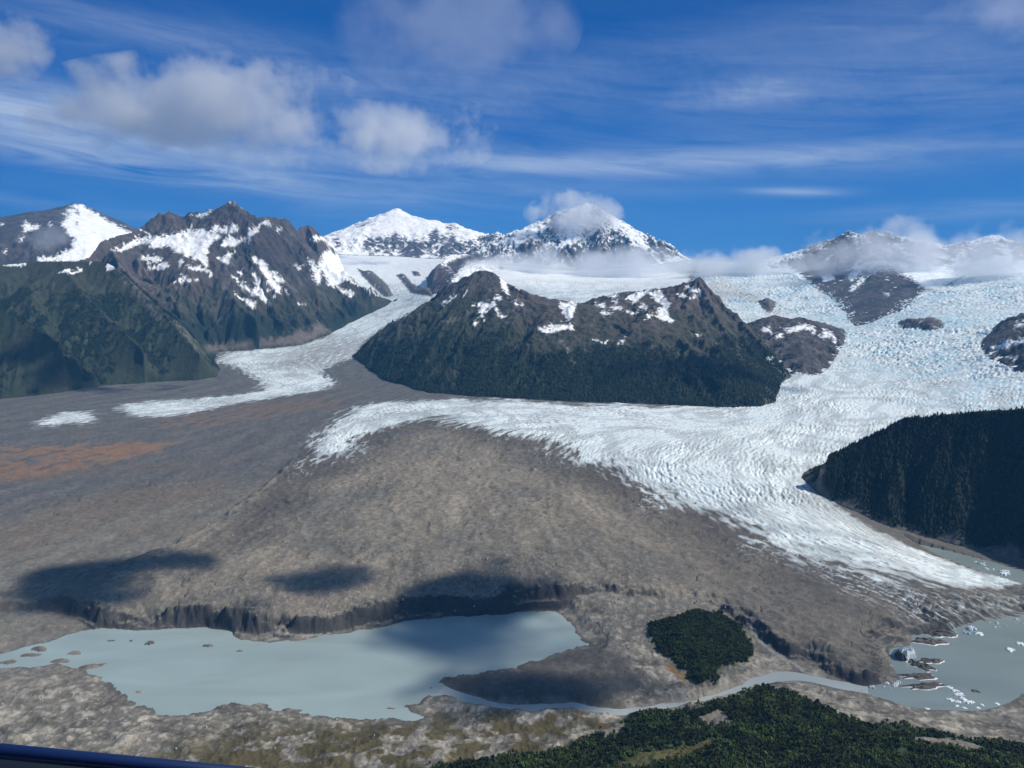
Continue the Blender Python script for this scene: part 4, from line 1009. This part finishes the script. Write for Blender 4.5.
# conifers of the right hill
P = spots(m_hill.g, m_hill.Z, m_hill.forest, 52000, *(m_hill.g.az[[0, -1]]), m_hill.g.rr[0], m_hill.g.rr[-1]-400)
o = link(bpy.data.objects.new('forest', scatter_mesh('forest', CON, P, rng.uniform(6, 15, len(P))*(1+.3*fbm(P[:, 0], P[:, 1], 120, 2, 402)), rng.uniform(.95, 1.5, len(P)), tints(len(P), (.014, .024, .018), .5), M_LEAF)))
tag(o, 'dense dark conifer forest covering the steep hill at the right', 'forest', kind='stuff')
print('hill trees', len(P))
# far woods
for m_, n_, lab in ((m_left, 60000, 'dark forest clothing the lower slopes of the far left mountain'), (m_mid, 50000, 'dark forest round the foot of the mountain between the glaciers')):
    P = spots(m_.g, m_.Z, m_.forest, n_, *(m_.g.az[[0, -1]]), m_.g.rr[0], m_.g.rr[0]+2300)
    o = link(bpy.data.objects.new('forest', scatter_mesh('forest', CON_S, P, rng.uniform(12, 26, len(P)), rng.uniform(.9, 1.5, len(P)), tints(len(P), (.014, .026, .018)), M_LEAF)))
    tag(o, lab, 'forest', kind='stuff'); print('far trees', len(P))
# patch of wood on the knoll
kn = np.array(KNOLL); 
P = spots(G, Z, ss(-2, 10, sd_knoll+8*n_small), 110000, *(np.array([np.arctan2(kn[:, 0], kn[:, 1]).min(), np.arctan2(kn[:, 0], kn[:, 1]).max()])), np.hypot(*kn.T).min()-10, np.hypot(*kn.T).max()+10)[:7000]
o = link(bpy.data.objects.new('forest', scatter_mesh('forest', BUSH+CON[:3], P, rng.uniform(4, 10, len(P)), rng.uniform(.9, 1.4, len(P)), tints(len(P), (.024, .037, .012), .45), M_LEAF)))
tag(o, 'isolated patch of dark green wood on the gravel between the lakes', 'forest', kind='stuff'); print('knoll', len(P))
# near wood: the nearest trees each on their own, the rest as one
WM = wood_m*(1-.92*bare)*(1-.85*sandy)*ss(-.75, -.35, fbm(X, Y, 70, 3, 301)+.15)
P = spots(G, Z, WM, 60000, math.radians(-14), math.radians(43), 1040, 1900)
u_, v_ = photo_uv(P[:, 0], P[:, 1], P[:, 2])
vis = (u_ > -5) & (u_ < 1030) & (v_ < 771)
order = np.argsort(np.where(vis, np.hypot(P[:, 0], P[:, 1]), 1e9))
near_ids = order[:300]; far_mask = np.ones(len(P), bool); far_mask[near_ids] = False
Pf = P[far_mask]; fam = rng.random(len(Pf)) < .6
o = link(bpy.data.objects.new('forest', scatter_mesh('forest', BUSH+CON, Pf, rng.uniform(4, 11.5, len(Pf)), rng.uniform(.8, 1.25, len(Pf)), tints(len(Pf), (.032, .047, .011), .5)*(1+1.1*np.clip(fbm(Pf[:, 0], Pf[:, 1], 80, 3, 401), -.5, .9))[:, None], M_LEAF)))
tag(o, 'mixed dark green wood spreading over the near slope below the river', 'forest', kind='stuff'); print('near wood', len(P))
protos = []
for k in range(10):
    con = k % 3 == 0
    tv, tf, nt = conifer(7, 5, 50+k) if con else bushy(90, 50+k)
    base = tints(1, (.025, .037, .011) if con else (.037, .053, .012), .3)[0]
    cc = np.repeat(base[None], len(tv), 0); cc[:nt] = (.07, .055, .045)
    protos.append((mesh_mixed('spruce_tree' if con else 'alder_tree', tv, tf, cc, M_LEAF), con))
for n_, i in enumerate(near_ids):
    me, con = protos[n_ % len(protos)]
    o = bpy.data.objects.new('spruce_tree' if con else 'alder_tree', me)
    h = random.uniform(8, 12.5) if con else random.uniform(5, 8.5)
    o.location = P[i]; o.scale = (h*random.uniform(.9, 1.25),)*2+(h,); o.rotation_euler = (0, 0, random.uniform(0, 6.28))
    link(o)
    if con: tag(o, 'slender dark green spruce on the near slope along the bottom edge', 'tree', 'spruces at the lower border of the near wood')
    else: tag(o, 'rounded leafy green alder on the near slope along the bottom edge', 'tree', 'alders at the lower border of the near wood')

# ------------------------------------------------------------------ icebergs
def berg_mat(name, c, rough=.6):
    m = bpy.data.materials.new(name); m.use_nodes = True; nt = m.node_tree; b = nt.nodes['Principled BSDF']
    g_ = nn(nt, 'ShaderNodeTexCoord'); no = nn(nt, 'ShaderNodeTexNoise'); no.inputs['Scale'].default_value = .35; no.inputs['Detail'].default_value = 5
    nt.links.new(g_.outputs['Object'], no.inputs['Vector'])
    r = nn(nt, 'ShaderNodeValToRGB'); r.color_ramp.elements[0].color = (*[k*.6 for k in c], 1); r.color_ramp.elements[1].color = (*c, 1)
    r.color_ramp.elements[0].position = .3; r.color_ramp.elements[1].position = .62
    nt.links.new(no.outputs['Fac'], r.inputs['Fac']); nt.links.new(r.outputs['Color'], b.inputs['Base Color'])
    b.inputs['Roughness'].default_value = rough
    return m
M_BERG = berg_mat('clean_berg_ice', (.82, .88, .9)); M_DBERG = berg_mat('debris_on_ice', (.13, .115, .105), .9)
def lump(name, size, seed, mat, jag=.35, flat=0.0):
    """uneven block with broken facets; z from slightly below the waterline"""
    r = np.random.default_rng(seed); n_a, n_r = 22, 7; V = []; Fc = []
    a0 = r.uniform(0, 6.28, 6); amp = r.uniform(.05, .2, 6)
    for j in range(n_r):
        t = j/(n_r-1)
        for k in range(n_a):
            a = 2*math.pi*k/n_a
            w = 1+sum(amp[q]*math.cos((q+2)*a+a0[q]) for q in range(6))
            rad = w*(1.03-(t**1.6)*(.98-.35*flat))
            z = -.25+1.25*math.sin(min(1, t*1.15)*math.pi/2)*(1+jag*r.normal()*(t > .15)*.55)
            V.append((rad*math.cos(a)*size[0]/2, rad*math.sin(a)*size[1]/2, z*size[2]))
    for j in range(n_r-1):
        for k in range(n_a): Fc.append((j*n_a+k, j*n_a+(k+1) % n_a, (j+1)*n_a+(k+1) % n_a, (j+1)*n_a+k))
    V.append((0, 0, size[2]*(1+.3*r.normal()*jag))); top = len(V)-1
    for k in range(n_a): Fc.append(((n_r-1)*n_a+k, (n_r-1)*n_a+(k+1) % n_a, top))
    me = bpy.data.meshes.new(name); me.from_pydata(V, [], Fc); me.materials.append(mat); me.update()
    return me
def place(name, me, px, label, cat, group=None, rz=0.0, z=0.0, parent=None):
    o = bpy.data.objects.new(name, me); p = at_level(px[0], px[1], z)
    o.location = (p[0], p[1], z); o.rotation_euler = (0, 0, rz)
    link(o); tag(o, label, cat, group); return o
# big pieces carrying debris: dirty body with a rim of clean ice
DB = [((929, 642), (75, 40, 5.4), -.12, 'flat dirty berg with a white rim, nearest the top left bay of the grey lake'), ((941, 634.5), (82, 34, 6.0), -.28, 'long dark debris covered berg pointing out from the dirty ice shore'),
      ((931, 661.5), (63, 22, 4.2), .03, 'dark wedge shaped floe with a bright white lower edge'), ((921, 666), (64, 34, 4.8), -.75, 'rounded dark berg touching the wedge shaped floe'),
      ((919, 677), (88, 26, 4.8), .0, 'long dark berg crossed by a thin white line in the grey lake'), ((926, 686.5), (97, 26, 4.8), .12, 'dark humped berg joined to the brash ice near the lower shore')]
for k, (px, size, rz, lab) in enumerate(DB):
    o = place('iceberg', lump('iceberg', size, 900+k, M_DBERG, .5, .75), px, lab, 'iceberg', 'icebergs in the grey lake', rz)
    rim = bpy.data.objects.new('ice_rim', lump('ice_rim', (size[0]*1.0, size[1]*1.0, size[2]*.4), 900+k, M_BERG, .3, .95)); link(rim, o); rim.location = (1, -1.2, 0)
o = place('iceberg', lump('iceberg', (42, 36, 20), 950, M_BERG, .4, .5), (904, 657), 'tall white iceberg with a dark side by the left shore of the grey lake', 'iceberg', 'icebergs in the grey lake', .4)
dk = bpy.data.objects.new('dirty_side', lump('dirty_side', (14, 30, 16), 951, M_DBERG, .4, .6)); link(dk, o); dk.location = (-17, -2, 0)  # added dark lump standing in for shade on the berg's left side
o = place('iceberg', lump('iceberg', (22, 20, 14), 952, M_BERG, .5, .3), (910, 653), 'small white iceberg just behind the tall one by the left shore', 'iceberg', 'icebergs in the grey lake', 1.0)
SMALL = [((979, 634), 14, 'lone white floe drifting in the upper open water of the grey lake'), ((1010, 650), 15, 'white floe at the right border of the grey lake'), ((1020, 644), 13, 'rough white floe on the right edge, upper one of the pair'), ((975, 691), 10, 'lone dark grey floe in the lower open water'),
         ((955, 691), 10, 'pale floe at the head of the brash trail'), ((959, 695), 14, 'largest bright floe of the brash trail'), ((963, 699), 9, 'middle floe of the brash trail'), ((967, 702), 12, 'broad low floe near the tail of the brash trail'), ((950, 688), 8, 'small floe against the dark humped berg'), ((946, 686), 7, 'tiny floe wedged by the dark humped berg'),
         ((950, 700), 10, 'isolated floe left of the brash trail'), ((958, 702), 8, 'white floe under the brash trail'), ((972, 702), 7, 'last floe of the brash trail'), ((957, 706), 6, 'small floe close to the lower shore'), ((982, 705), 6, 'white speck of ice near the lower right shore'), ((978, 708), 6, 'white speck of ice close in to the lower shore'), ((964, 708), 6, 'white crumb of ice by the lower shore'), ((927, 709), 7, 'white floe stranded at the bottom shore of the grey lake'),
         ((997, 704), 7, 'pale slab of ice near the lower right bay'), ((912, 664), 6, 'thin white sliver of ice below the tall iceberg'), ((907, 662), 6, 'white crumb beside the tall iceberg')]
for k, (px, s, lab) in enumerate(SMALL):
    place('ice_floe', lump('ice_floe', (s*1.7, s*1.3, s*.22), 1000+k, M_DBERG if 'dark' in lab and 'against' not in lab and 'wedged' not in lab else M_BERG, .18, 1.0), px, lab, 'ice floe', 'floes in the grey lake', random.uniform(-.4, .4))
# stranded ice along the shores
for k in range(34):
    t = random.random()
    if k < 16: t = t*t; px = (lerp(898, 858, t)+random.uniform(-3, 3), lerp(684, 690, t)+random.uniform(-2.5, 3))
    else: px = (lerp(955, 1026, t)+random.uniform(-3, 3), lerp(630, 619, t)+random.uniform(-2, 5))
    s = 5+26*random.random()**3 if k >= 16 else 4+13*random.random()**2
    lab = 'white block of ice stranded where the river leaves the grey lake' if k < 16 else 'white block of ice broken off along the top shore of the grey lake'
    place('ice_block', lump('ice_block', (s, s*.7, s*.25), 1100+k, M_BERG, .25, .9), px, lab, 'ice block', 'ice blocks at the river outlet' if k < 16 else 'ice blocks along the top shore', random.uniform(0, 3))
for k in range(16):
    t = random.random(); px = (lerp(974, 1014, t)+random.uniform(-2, 2), lerp(562, 578, t)+random.uniform(-3, 2)); s = 5+20*random.random()**2
    place('ice_block', lump('ice_block', (s*1.2, s*.8, s*.2), 1150+k, M_BERG, .2, .95), px, 'white block of ice floating in the thin sliver of water by the wooded hill', 'ice block', 'ice blocks beside the glacier tongue', random.uniform(0, 3), CHZ)
# rocky islets in the pale lake
M_STONE = berg_mat('islet_stone', (.2, .185, .17), .9)
for k, (px, size, lab) in enumerate([((150, 643.5), (22, 15, 5), 'small dark rock islet with a pale top in the pale blue lake'), ((131, 641), (9, 6, 2), 'low dark rock beside the small islet in the pale lake'), ((111, 641), (18, 5, 2), 'thin dark bar of rock near the far left shore of the pale lake'),
    ((208, 646), (26, 12, 3), 'brownish shoal just breaking the surface of the pale lake'), ((240, 651), (18, 10, 1.2), 'faint pale shoal in the middle of the far shore water'), ((391, 708.5), (18, 3, 1.2), 'thin dark bar in the water near the river mouth'), ((431, 688), (5, 3, 1), 'tiny dark rock off the river mouth')]):
    place('rock_islet', lump('rock_islet', size, 1200+k, M_STONE, .5, .7), px, lab, 'islet', 'islets in the pale lake', random.uniform(-.2, .2))
# scattered pale boulders
M_BOULD = berg_mat('pale_boulder_stone', (.52, .49, .45), .85)
bm = [lump('boulder', (1, .8, .6), 1300+k, M_BOULD, .45, .5) for k in range(5)]
spots_px = []
while len(spots_px) < 150:
    q = random.random()
    if q < .35: u, v = random.uniform(0, 420), random.uniform(690, 765)
    elif q < .75: u, v = random.uniform(200, 760), random.uniform(470, 610)
    else: u, v = random.uniform(590, 760), random.uniform(600, 705)
    spots_px.append((u, v))
for k, (u, v) in enumerate(spots_px):
    p = G.pick(u, v); z = float(G.look(Z, p[:1], p[1:])[0])
    if z < .6 or float(G.look(wood_m+ss(-5, 5, sd_knoll), p[:1], p[1:])[0]) > .3: continue
    o = bpy.data.objects.new('boulder', bm[k % 5]); s = random.uniform(2.2, 4.6)*(1 if v > 620 else 1.5)
    o.location = (p[0], p[1], z+.1); o.scale = (s, s, s); o.rotation_euler = (0, 0, random.uniform(0, 6))
    link(o); tag(o, 'pale boulder lying on the grey shore or the brown moraine', 'boulder', 'pale boulders strewn over the debris')

# ------------------------------------------------------------------ aircraft sill along the lower left corner
def cam_pt(u, v, d):
    x = (u-W_PX/2)/F_PX*d; y = (H_PX/2-v)/F_PX*d
    return np.array([x, CP*d+SP*y, CAM_H-SP*d+CP*y])
def bar(name, p0, p1, prof, mat, parent):
    """rounded bar: prof is a list of (across, up) offsets"""
    d = p1-p0; d /= np.linalg.norm(d); upv = np.array([0, 0, 1.0]); s = np.cross(d, upv); s /= np.linalg.norm(s); u2 = np.cross(s, d)
    n = len(prof); V = [tuple(p+s*a+u2*b) for p in (p0, p1) for a, b in prof]
    Fc = [(k, (k+1) % n, n+(k+1) % n, n+k) for k in range(n)]+[tuple(range(n))[::-1], tuple(range(n, 2*n))]
    me = bpy.data.meshes.new(name); me.from_pydata(V, [], Fc); me.materials.append(mat)
    me.polygons.foreach_set('use_smooth', [True]*len(me.polygons)); me.update()
    return link(bpy.data.objects.new(name, me), parent)
def paint(name, c, rough, spec=.5):
    m = bpy.data.materials.new(name); m.use_nodes = True; nt = m.node_tree; b = nt.nodes['Principled BSDF']
    tcn = nn(nt, 'ShaderNodeTexCoord'); no = nn(nt, 'ShaderNodeTexNoise'); no.inputs['Scale'].default_value = 9; no.inputs['Detail'].default_value = 4
    nt.links.new(tcn.outputs['Object'], no.inputs['Vector'])
    r = nn(nt, 'ShaderNodeValToRGB'); r.color_ramp.elements[0].color = (*[k*.8 for k in c], 1); r.color_ramp.elements[1].color = (*[k*1.15 for k in c], 1)
    nt.links.new(no.outputs['Fac'], r.inputs['Fac']); nt.links.new(r.outputs['Color'], b.inputs['Base Color'])
    b.inputs['Roughness'].default_value = rough; b.inputs['Specular IOR Level'].default_value = spec
    return m
sill = link(bpy.data.objects.new('aircraft_sill', None))
tag(sill, 'dark blue painted sill of the aircraft at the lower left corner', 'aircraft part')
p0, p1 = cam_pt(-260, 724, 1.0), cam_pt(520, 799, 1.0)
rad = .0072
prof = [(rad*math.cos(a), rad*math.sin(a)) for a in [2*math.pi*k/16 for k in range(16)]]
bar('rim', p0, p1, prof, paint('blue_enamel', (.002, .016, .085), .5), sill)
dn = np.array([0, -.004, -.010])
bar('door_skin', p0+dn, p1+dn, [(-.012, 0), (.012, 0), (.02, -.3), (-.004, -.3)], paint('dark_door_paint', (.008, .016, .03), .6), sill)

# ------------------------------------------------------------------ clouds
def cloud_mat(name, dens, scale, thresh, colr=(.885, .905, .94), seed=0.0, aniso=.35, soft=.5, NW=2.9):
    m = bpy.data.materials.new(name); m.use_nodes = True; nt = m.node_tree; L = nt.links
    nt.nodes.remove(nt.nodes['Principled BSDF']); out = nt.nodes['Material Output']
    tcn = nn(nt, 'ShaderNodeTexCoord')
    ln = nn(nt, 'ShaderNodeVectorMath', operation='LENGTH'); L.new(tcn.outputs['Object'], ln.inputs[0])
    geo = nn(nt, 'ShaderNodeNewGeometry')
    no = nn(nt, 'ShaderNodeTexNoise'); no.inputs['Scale'].default_value = scale; no.inputs['Detail'].default_value = 6; no.inputs['Roughness'].default_value = .62
    of = nn(nt, 'ShaderNodeVectorMath', operation='ADD'); of.inputs[1].default_value = (seed*7.3, seed*3.1, seed*5.7)
    L.new(geo.outputs['Position'], of.inputs[0]); L.new(of.outputs['Vector'], no.inputs['Vector'])
    # billows eat into the outline; the underside stays flatter
    a = nn(nt, 'ShaderNodeMath', operation='MULTIPLY_ADD'); a.inputs[1].default_value = -1.15; a.inputs[2].default_value = 1.15-thresh-NW*.5
    L.new(ln.outputs['Value'], a.inputs[0])
    b2 = nn(nt, 'ShaderNodeMath', operation='MULTIPLY_ADD'); b2.inputs[1].default_value = NW
    L.new(no.outputs['Fac'], b2.inputs[0]); L.new(a.outputs[0], b2.inputs[2])
    n2 = nn(nt, 'ShaderNodeTexNoise'); n2.inputs['Scale'].default_value = scale*.38; n2.inputs['Detail'].default_value = 1
    L.new(of.outputs['Vector'], n2.inputs['Vector'])
    s = nn(nt, 'ShaderNodeMath', operation='ADD'); L.new(b2.outputs[0], s.inputs[0])
    b3 = nn(nt, 'ShaderNodeMath', operation='MULTIPLY_ADD'); b3.inputs[1].default_value = 1.6; b3.inputs[2].default_value = -.8; L.new(n2.outputs['Fac'], b3.inputs[0]); L.new(b3.outputs[0], s.inputs[1])
    mr = nn(nt, 'ShaderNodeMapRange'); mr.inputs['From Min'].default_value = 0; mr.inputs['From Max'].default_value = soft; mr.inputs['To Max'].default_value = dens
    L.new(s.outputs[0], mr.inputs['Value'])
    v = nn(nt, 'ShaderNodeVolumePrincipled'); v.inputs['Color'].default_value = (*colr, 1); v.inputs['Anisotropy'].default_value = aniso
    L.new(mr.outputs['Result'], v.inputs['Density']); L.new(v.outputs['Volume'], out.inputs['Volume'])
    return m
def ico(name, mat):
    import bmesh
    b = bmesh.new(); bmesh.ops.create_icosphere(b, subdivisions=3, radius=1.0)
    me = bpy.data.meshes.new(name); b.to_mesh(me); b.free(); me.materials.append(mat); return me
def cloud(px, r, size, label, dens=.006, scale=1/420, thresh=.62, seed=0, soft=.5, loc=None, name='cloud', group=None, rz=0.0):
    o = bpy.data.objects.new(name, ico(name, cloud_mat('cloud_vapour', dens, scale, thresh, seed=seed, soft=soft)))
    o.location = at_range(px[0], px[1], r) if loc is None else loc
    o.scale = [s/2 for s in size]; o.rotation_euler = (0, 0, rz)
    link(o); tag(o, label, 'cloud', group); return o
S_ = 'clouds in the sky'
cloud((192, 108), 16000, (7200, 2000, 2150), 'largest grey cumulus with a bright crest in the left sky', .0020, 1/900, .20, 1, group=S_)
cloud((402, 134), 12600, (3500, 1700, 1400), 'compact grey cumulus right of the largest one', .0022, 1/600, .42, 2, group=S_)
cloud((290, 158), 13000, (2400, 900, 620), 'thin torn shred of cloud between the two grey cumulus clouds', .0016, 1/450, .45, 12, group=S_)
cloud((-5, 40), 11000, (1500, 1100, 1000), 'soft grey cloud cut off by the top left border', .003, 1/520, .42, 3, group=S_)
cloud((455, 22), 9000, (3000, 1500, 1700), 'thin dim grey cloud hanging from the top edge above the snow peaks', .00034, 1/700, .10, 4, group=S_)
cloud((1005, 5), 9500, (2000, 1200, 1000), 'faint grey cloud in the top right corner', .0005, 1/700, .35, 14, group=S_)
L_ = 'low clouds on the mountains'
cloud((574, 219), 12500, (1750, 900, 1050), 'grey cap cloud on the tip of the steep snow pyramid', .0042, 1/420, .22, 5, group=L_)
cloud((590, 267), 10600, (4500, 1300, 680), 'long flat grey cloud bank across the foot of the snow pyramid', .0034, 1/420, .24, 6, group=L_)
cloud((745, 268), 10300, (2300, 900, 640), 'small white topped cloud behind the right shoulder of the green mountain', .005, 1/380, .32, 7, group=L_)
cloud((880, 257), 9900, (2200, 800, 1050), 'grey mist puff covering the dark rock promontory', .004, 1/420, .20, 8, group=L_)
cloud((980, 256), 9300, (1900, 700, 800), 'ragged mist bank over the upper icefall at the right border', .0035, 1/420, .20, 9, group=L_)
cloud((45, 240), 11200, (1000, 600, 420), 'wisp of mist clinging to the dark side of the farthest left peak', .0012, 1/330, .42, 10, group=L_)
# clouds beyond the right border whose shade lies on the valley
V_ = 'clouds beyond the right border'
for u, v, sx, sy, dn, lab in [(80, 574, 480, 360, .018, 'cloud above the valley shading the moraine left of the pale lake'), (300, 580, 240, 180, .010, 'small cloud shading the brown moraine behind the pale lake'), (455, 600, 480, 340, .022, 'cloud shading the ice cliff at the middle of the pale lake'),
        (480, 645, 520, 260, .007,  'cloud shading the right part of the pale lake'), (520, 690, 520, 200, .016, 'cloud shading the grey spit beside the river'), (215, 608, 260, 170, .006, 'small cloud shading the ice cliff at the left of the pale lake'), (50, 389, 1350, 420, .010, 'cloud shading the foot of the far left wood'),
        (840, 640, 1700, 900, .0004, 'thin broad cloud dimming the grey lake and the near wood'), (960, 470, 1100, 800, .0012, 'thin cloud dimming the wooded hill'), (660, 388, 1300, 420, .0035, 'cloud shading the foot of the mountain between the glaciers')]:
    p = G.pick(u, v); zc = 2950.0; k = zc/SUN[2]
    cloud(None, 0, (sx*1.5, sy*1.5, 300), lab, dn*3.0, 1/230, .36, u*.1, 1.0, loc=(p[0]+SUN[0]*k, p[1]+SUN[1]*k, zc), group=V_)

# ------------------------------------------------------------------ air
hm = bpy.data.materials.new('thin_air'); hm.use_nodes = True; nt = hm.node_tree
nt.nodes.remove(nt.nodes['Principled BSDF'])
pv = nn(nt, 'ShaderNodeVolumePrincipled'); pv.inputs['Color'].default_value = (.14, .50, 1.0, 1); pv.inputs['Density'].default_value = 2.0e-5; pv.inputs['Anisotropy'].default_value = 0.0
nt.links.new(pv.outputs['Volume'], nt.nodes['Material Output'].inputs['Volume'])
hs, h0, h1 = 62000.0, -92.0, 2450.0
V = [(x_*hs, y_*hs, z_) for z_ in (h0, h1) for x_, y_ in ((-1, -1), (1, -1), (1, 1), (-1, 1))]
me = bpy.data.meshes.new('haze'); me.from_pydata(V, [], [(3, 2, 1, 0), (4, 5, 6, 7), (0, 1, 5, 4), (1, 2, 6, 5), (2, 3, 7, 6), (3, 0, 4, 7)]); me.materials.append(hm); me.update()
tag(link(bpy.data.objects.new('haze', me)), 'thin bluish haze of the air over the whole valley', 'haze', kind='stuff')

# ------------------------------------------------------------------ sun, sky, camera
w = bpy.data.worlds.new('World'); scene.world = w; w.use_nodes = True
nt = w.node_tree; L = nt.links; bg = nt.nodes['Background']
sky = nn(nt, 'ShaderNodeTexSky', sky_type='NISHITA'); sky.sun_disc = False
sky.sun_elevation = SUN_EL; sky.sun_rotation = SUN_AZ; sky.altitude = 1500; sky.air_density = 1.0; sky.dust_density = 0.0; sky.ozone_density = 4.0
tcw = nn(nt, 'ShaderNodeTexCoord'); nrm = nn(nt, 'ShaderNodeVectorMath', operation='NORMALIZE'); L.new(tcw.outputs['Generated'], nrm.inputs[0])
sep = nn(nt, 'ShaderNodeSeparateXYZ'); L.new(nrm.outputs['Vector'], sep.inputs[0])
def M(op, a, b=None, c=None, clamp=False):
    n = nn(nt, 'ShaderNodeMath', operation=op); n.use_clamp = clamp
    for i, x in enumerate((a, b, c)):
        if x is None: continue
        if isinstance(x, (int, float)): n.inputs[i].default_value = x
        else: L.new(x, n.inputs[i])
    return n.outputs[0]
# deep, clear blue: the sky's own colour tinted by height
ramp = nn(nt, 'ShaderNodeValToRGB'); L.new(sep.outputs['Z'], ramp.inputs['Fac'])
el = ramp.color_ramp.elements
el[0].position = 0.0; el[0].color = (.14, 1.6, 5.2, 1); el[1].position = 1.0; el[1].color = (1.3, 2.0, 3.2, 1)
for p_, c_ in ((.07, (.13, 1.6, 5.2, 1)), (.16, (.06, 1.25, 4.7, 1)), (.3, (.02, .88, 3.7, 1)), (.5, (.7, 1.6, 3.4, 1))):
    e = el.new(p_); e.color = c_
tint = nn(nt, 'ShaderNodeMix', data_type='RGBA'); tint.inputs['Factor'].default_value = .965; L.new(sky.outputs['Color'], tint.inputs['A']); L.new(ramp.outputs['Color'], tint.inputs['B'])
# cirrus: thin ice cloud far above, laid out by bearing and height
AZ = M('ARCTAN2', sep.outputs['X'], sep.outputs['Y']); EL = M('ARCSINE', sep.outputs['Z'])
def wisps(fx_, fy_, detail, off, distort=.6, rot=0.0):
    cv = nn(nt, 'ShaderNodeCombineXYZ'); ar = M('ADD', EL, M('MULTIPLY', AZ, rot))
    L.new(M('MULTIPLY', AZ, fx_), cv.inputs[0]); L.new(M('MULTIPLY', ar, fy_), cv.inputs[1]); cv.inputs[2].default_value = off
    n = nn(nt, 'ShaderNodeTexNoise'); n.inputs['Scale'].default_value = 1; n.inputs['Detail'].default_value = detail; n.inputs['Roughness'].default_value = .6; n.inputs['Distortion'].default_value = distort
    L.new(cv.outputs[0], n.inputs['Vector']); return n.outputs['Fac']
fine = wisps(4.5, 38, 7, 1.0, 1.1, .08); broad = wisps(2.2, 12, 4, 5.0, .5, .06); rip = wisps(60, 75, 4, 9.0, .5, .5)
def patch(u, v, du, dv, tilt=0.0):
    a0, t0 = bearing(u, v); e0 = math.atan(t0); sa, se = du/F_PX, dv/F_PX
    da = M('SUBTRACT', AZ, float(a0)); de = M('SUBTRACT', M('SUBTRACT', EL, float(e0)), M('MULTIPLY', da, tilt))
    q = M('ADD', M('POWER', M('ABSOLUTE', M('MULTIPLY', da, 1/sa)), 2.0), M('POWER', M('ABSOLUTE', M('MULTIPLY', de, 1/se)), 2.0))
    return M('POWER', 2.718, M('MULTIPLY', q, -1.0))
def add(a, b): return M('ADD', a, b)
mk = M('MULTIPLY', patch(520, 162, 480, 18, -.01), .75)
for u, v, du, dv, k, t in [(0, 104, 90, 24, 1.5, -.1), (730, 160, 250, 9, 1.0, .0), (90, 150, 280, 24, .9, -.14), (520, 190, 150, 8, .4, -.03), (200, 45, 200, 20, .55, -.1), (420, 100, 200, 22, .35, -.1), (920, 92, 180, 24, .6, .0), (735, 92, 55, 11, .9, .05), (640, 60, 220, 26, .3, .1),
        (797, 191, 40, 4, 1.1, -.05), (950, 212, 100, 7, .9, .02), (60, 205, 140, 7, .5, -.1), (980, 30, 150, 30, .3, 0), (300, 186, 240, 9, .8, -.08)]:
    mk = add(mk, M('MULTIPLY', patch(u, v, du, dv, t), k))
tex = M('MULTIPLY_ADD', fine, 1.5, M('MULTIPLY_ADD', broad, 1.6, -1.05))
tex = add(tex, M('MULTIPLY_ADD', M('MULTIPLY', rip, patch(560, 80, 500, 50)), .5, -.12))
ci = M('MULTIPLY', M('MULTIPLY', M('MULTIPLY_ADD', mk, 1.0, .02), M('MAXIMUM', tex, 0.0)), .62)
ci = M('MINIMUM', ci, .75)
cmix = nn(nt, 'ShaderNodeMix', data_type='RGBA'); L.new(ci, cmix.inputs['Factor']); L.new(tint.outputs['Result'], cmix.inputs['A']); cmix.inputs['B'].default_value = (5.2, 6.2, 7.8, 1)
L.new(cmix.outputs['Result'], bg.inputs['Color'])
bg.inputs['Strength'].default_value = .10

sl = bpy.data.lights.new('sun', 'SUN'); sl.energy = 5.0; sl.angle = math.radians(.53); sl.color = (1, .93, .80)
so = link(bpy.data.objects.new('sun', sl))
from mathutils import Vector
so.rotation_euler = Vector(SUN).to_track_quat('Z', 'Y').to_euler()
so.location = (3000, 1000, 6000)

cam = bpy.data.cameras.new('camera'); co = link(bpy.data.objects.new('camera', cam))
cam.sensor_width = 36; cam.lens = F_PX/W_PX*36; cam.clip_start = .1; cam.clip_end = 200000
co.location = (0, 0, CAM_H); co.rotation_euler = (math.pi/2-PITCH, 0, 0)
scene.camera = co

scene.view_settings.view_transform = 'Standard'; scene.view_settings.look = 'None'
scene.view_settings.exposure = 0; scene.view_settings.gamma = 1
scene.cycles.use_denoising = True
scene.cycles.max_bounces = 8; scene.cycles.diffuse_bounces = 2; scene.cycles.glossy_bounces = 2; scene.cycles.volume_bounces = 6
scene.cycles.volume_step_rate = .6; scene.cycles.volume_max_steps = 256
#; scene.cycles.transparent_max_bounces = 8
scene.cycles.use_adaptive_sampling = True
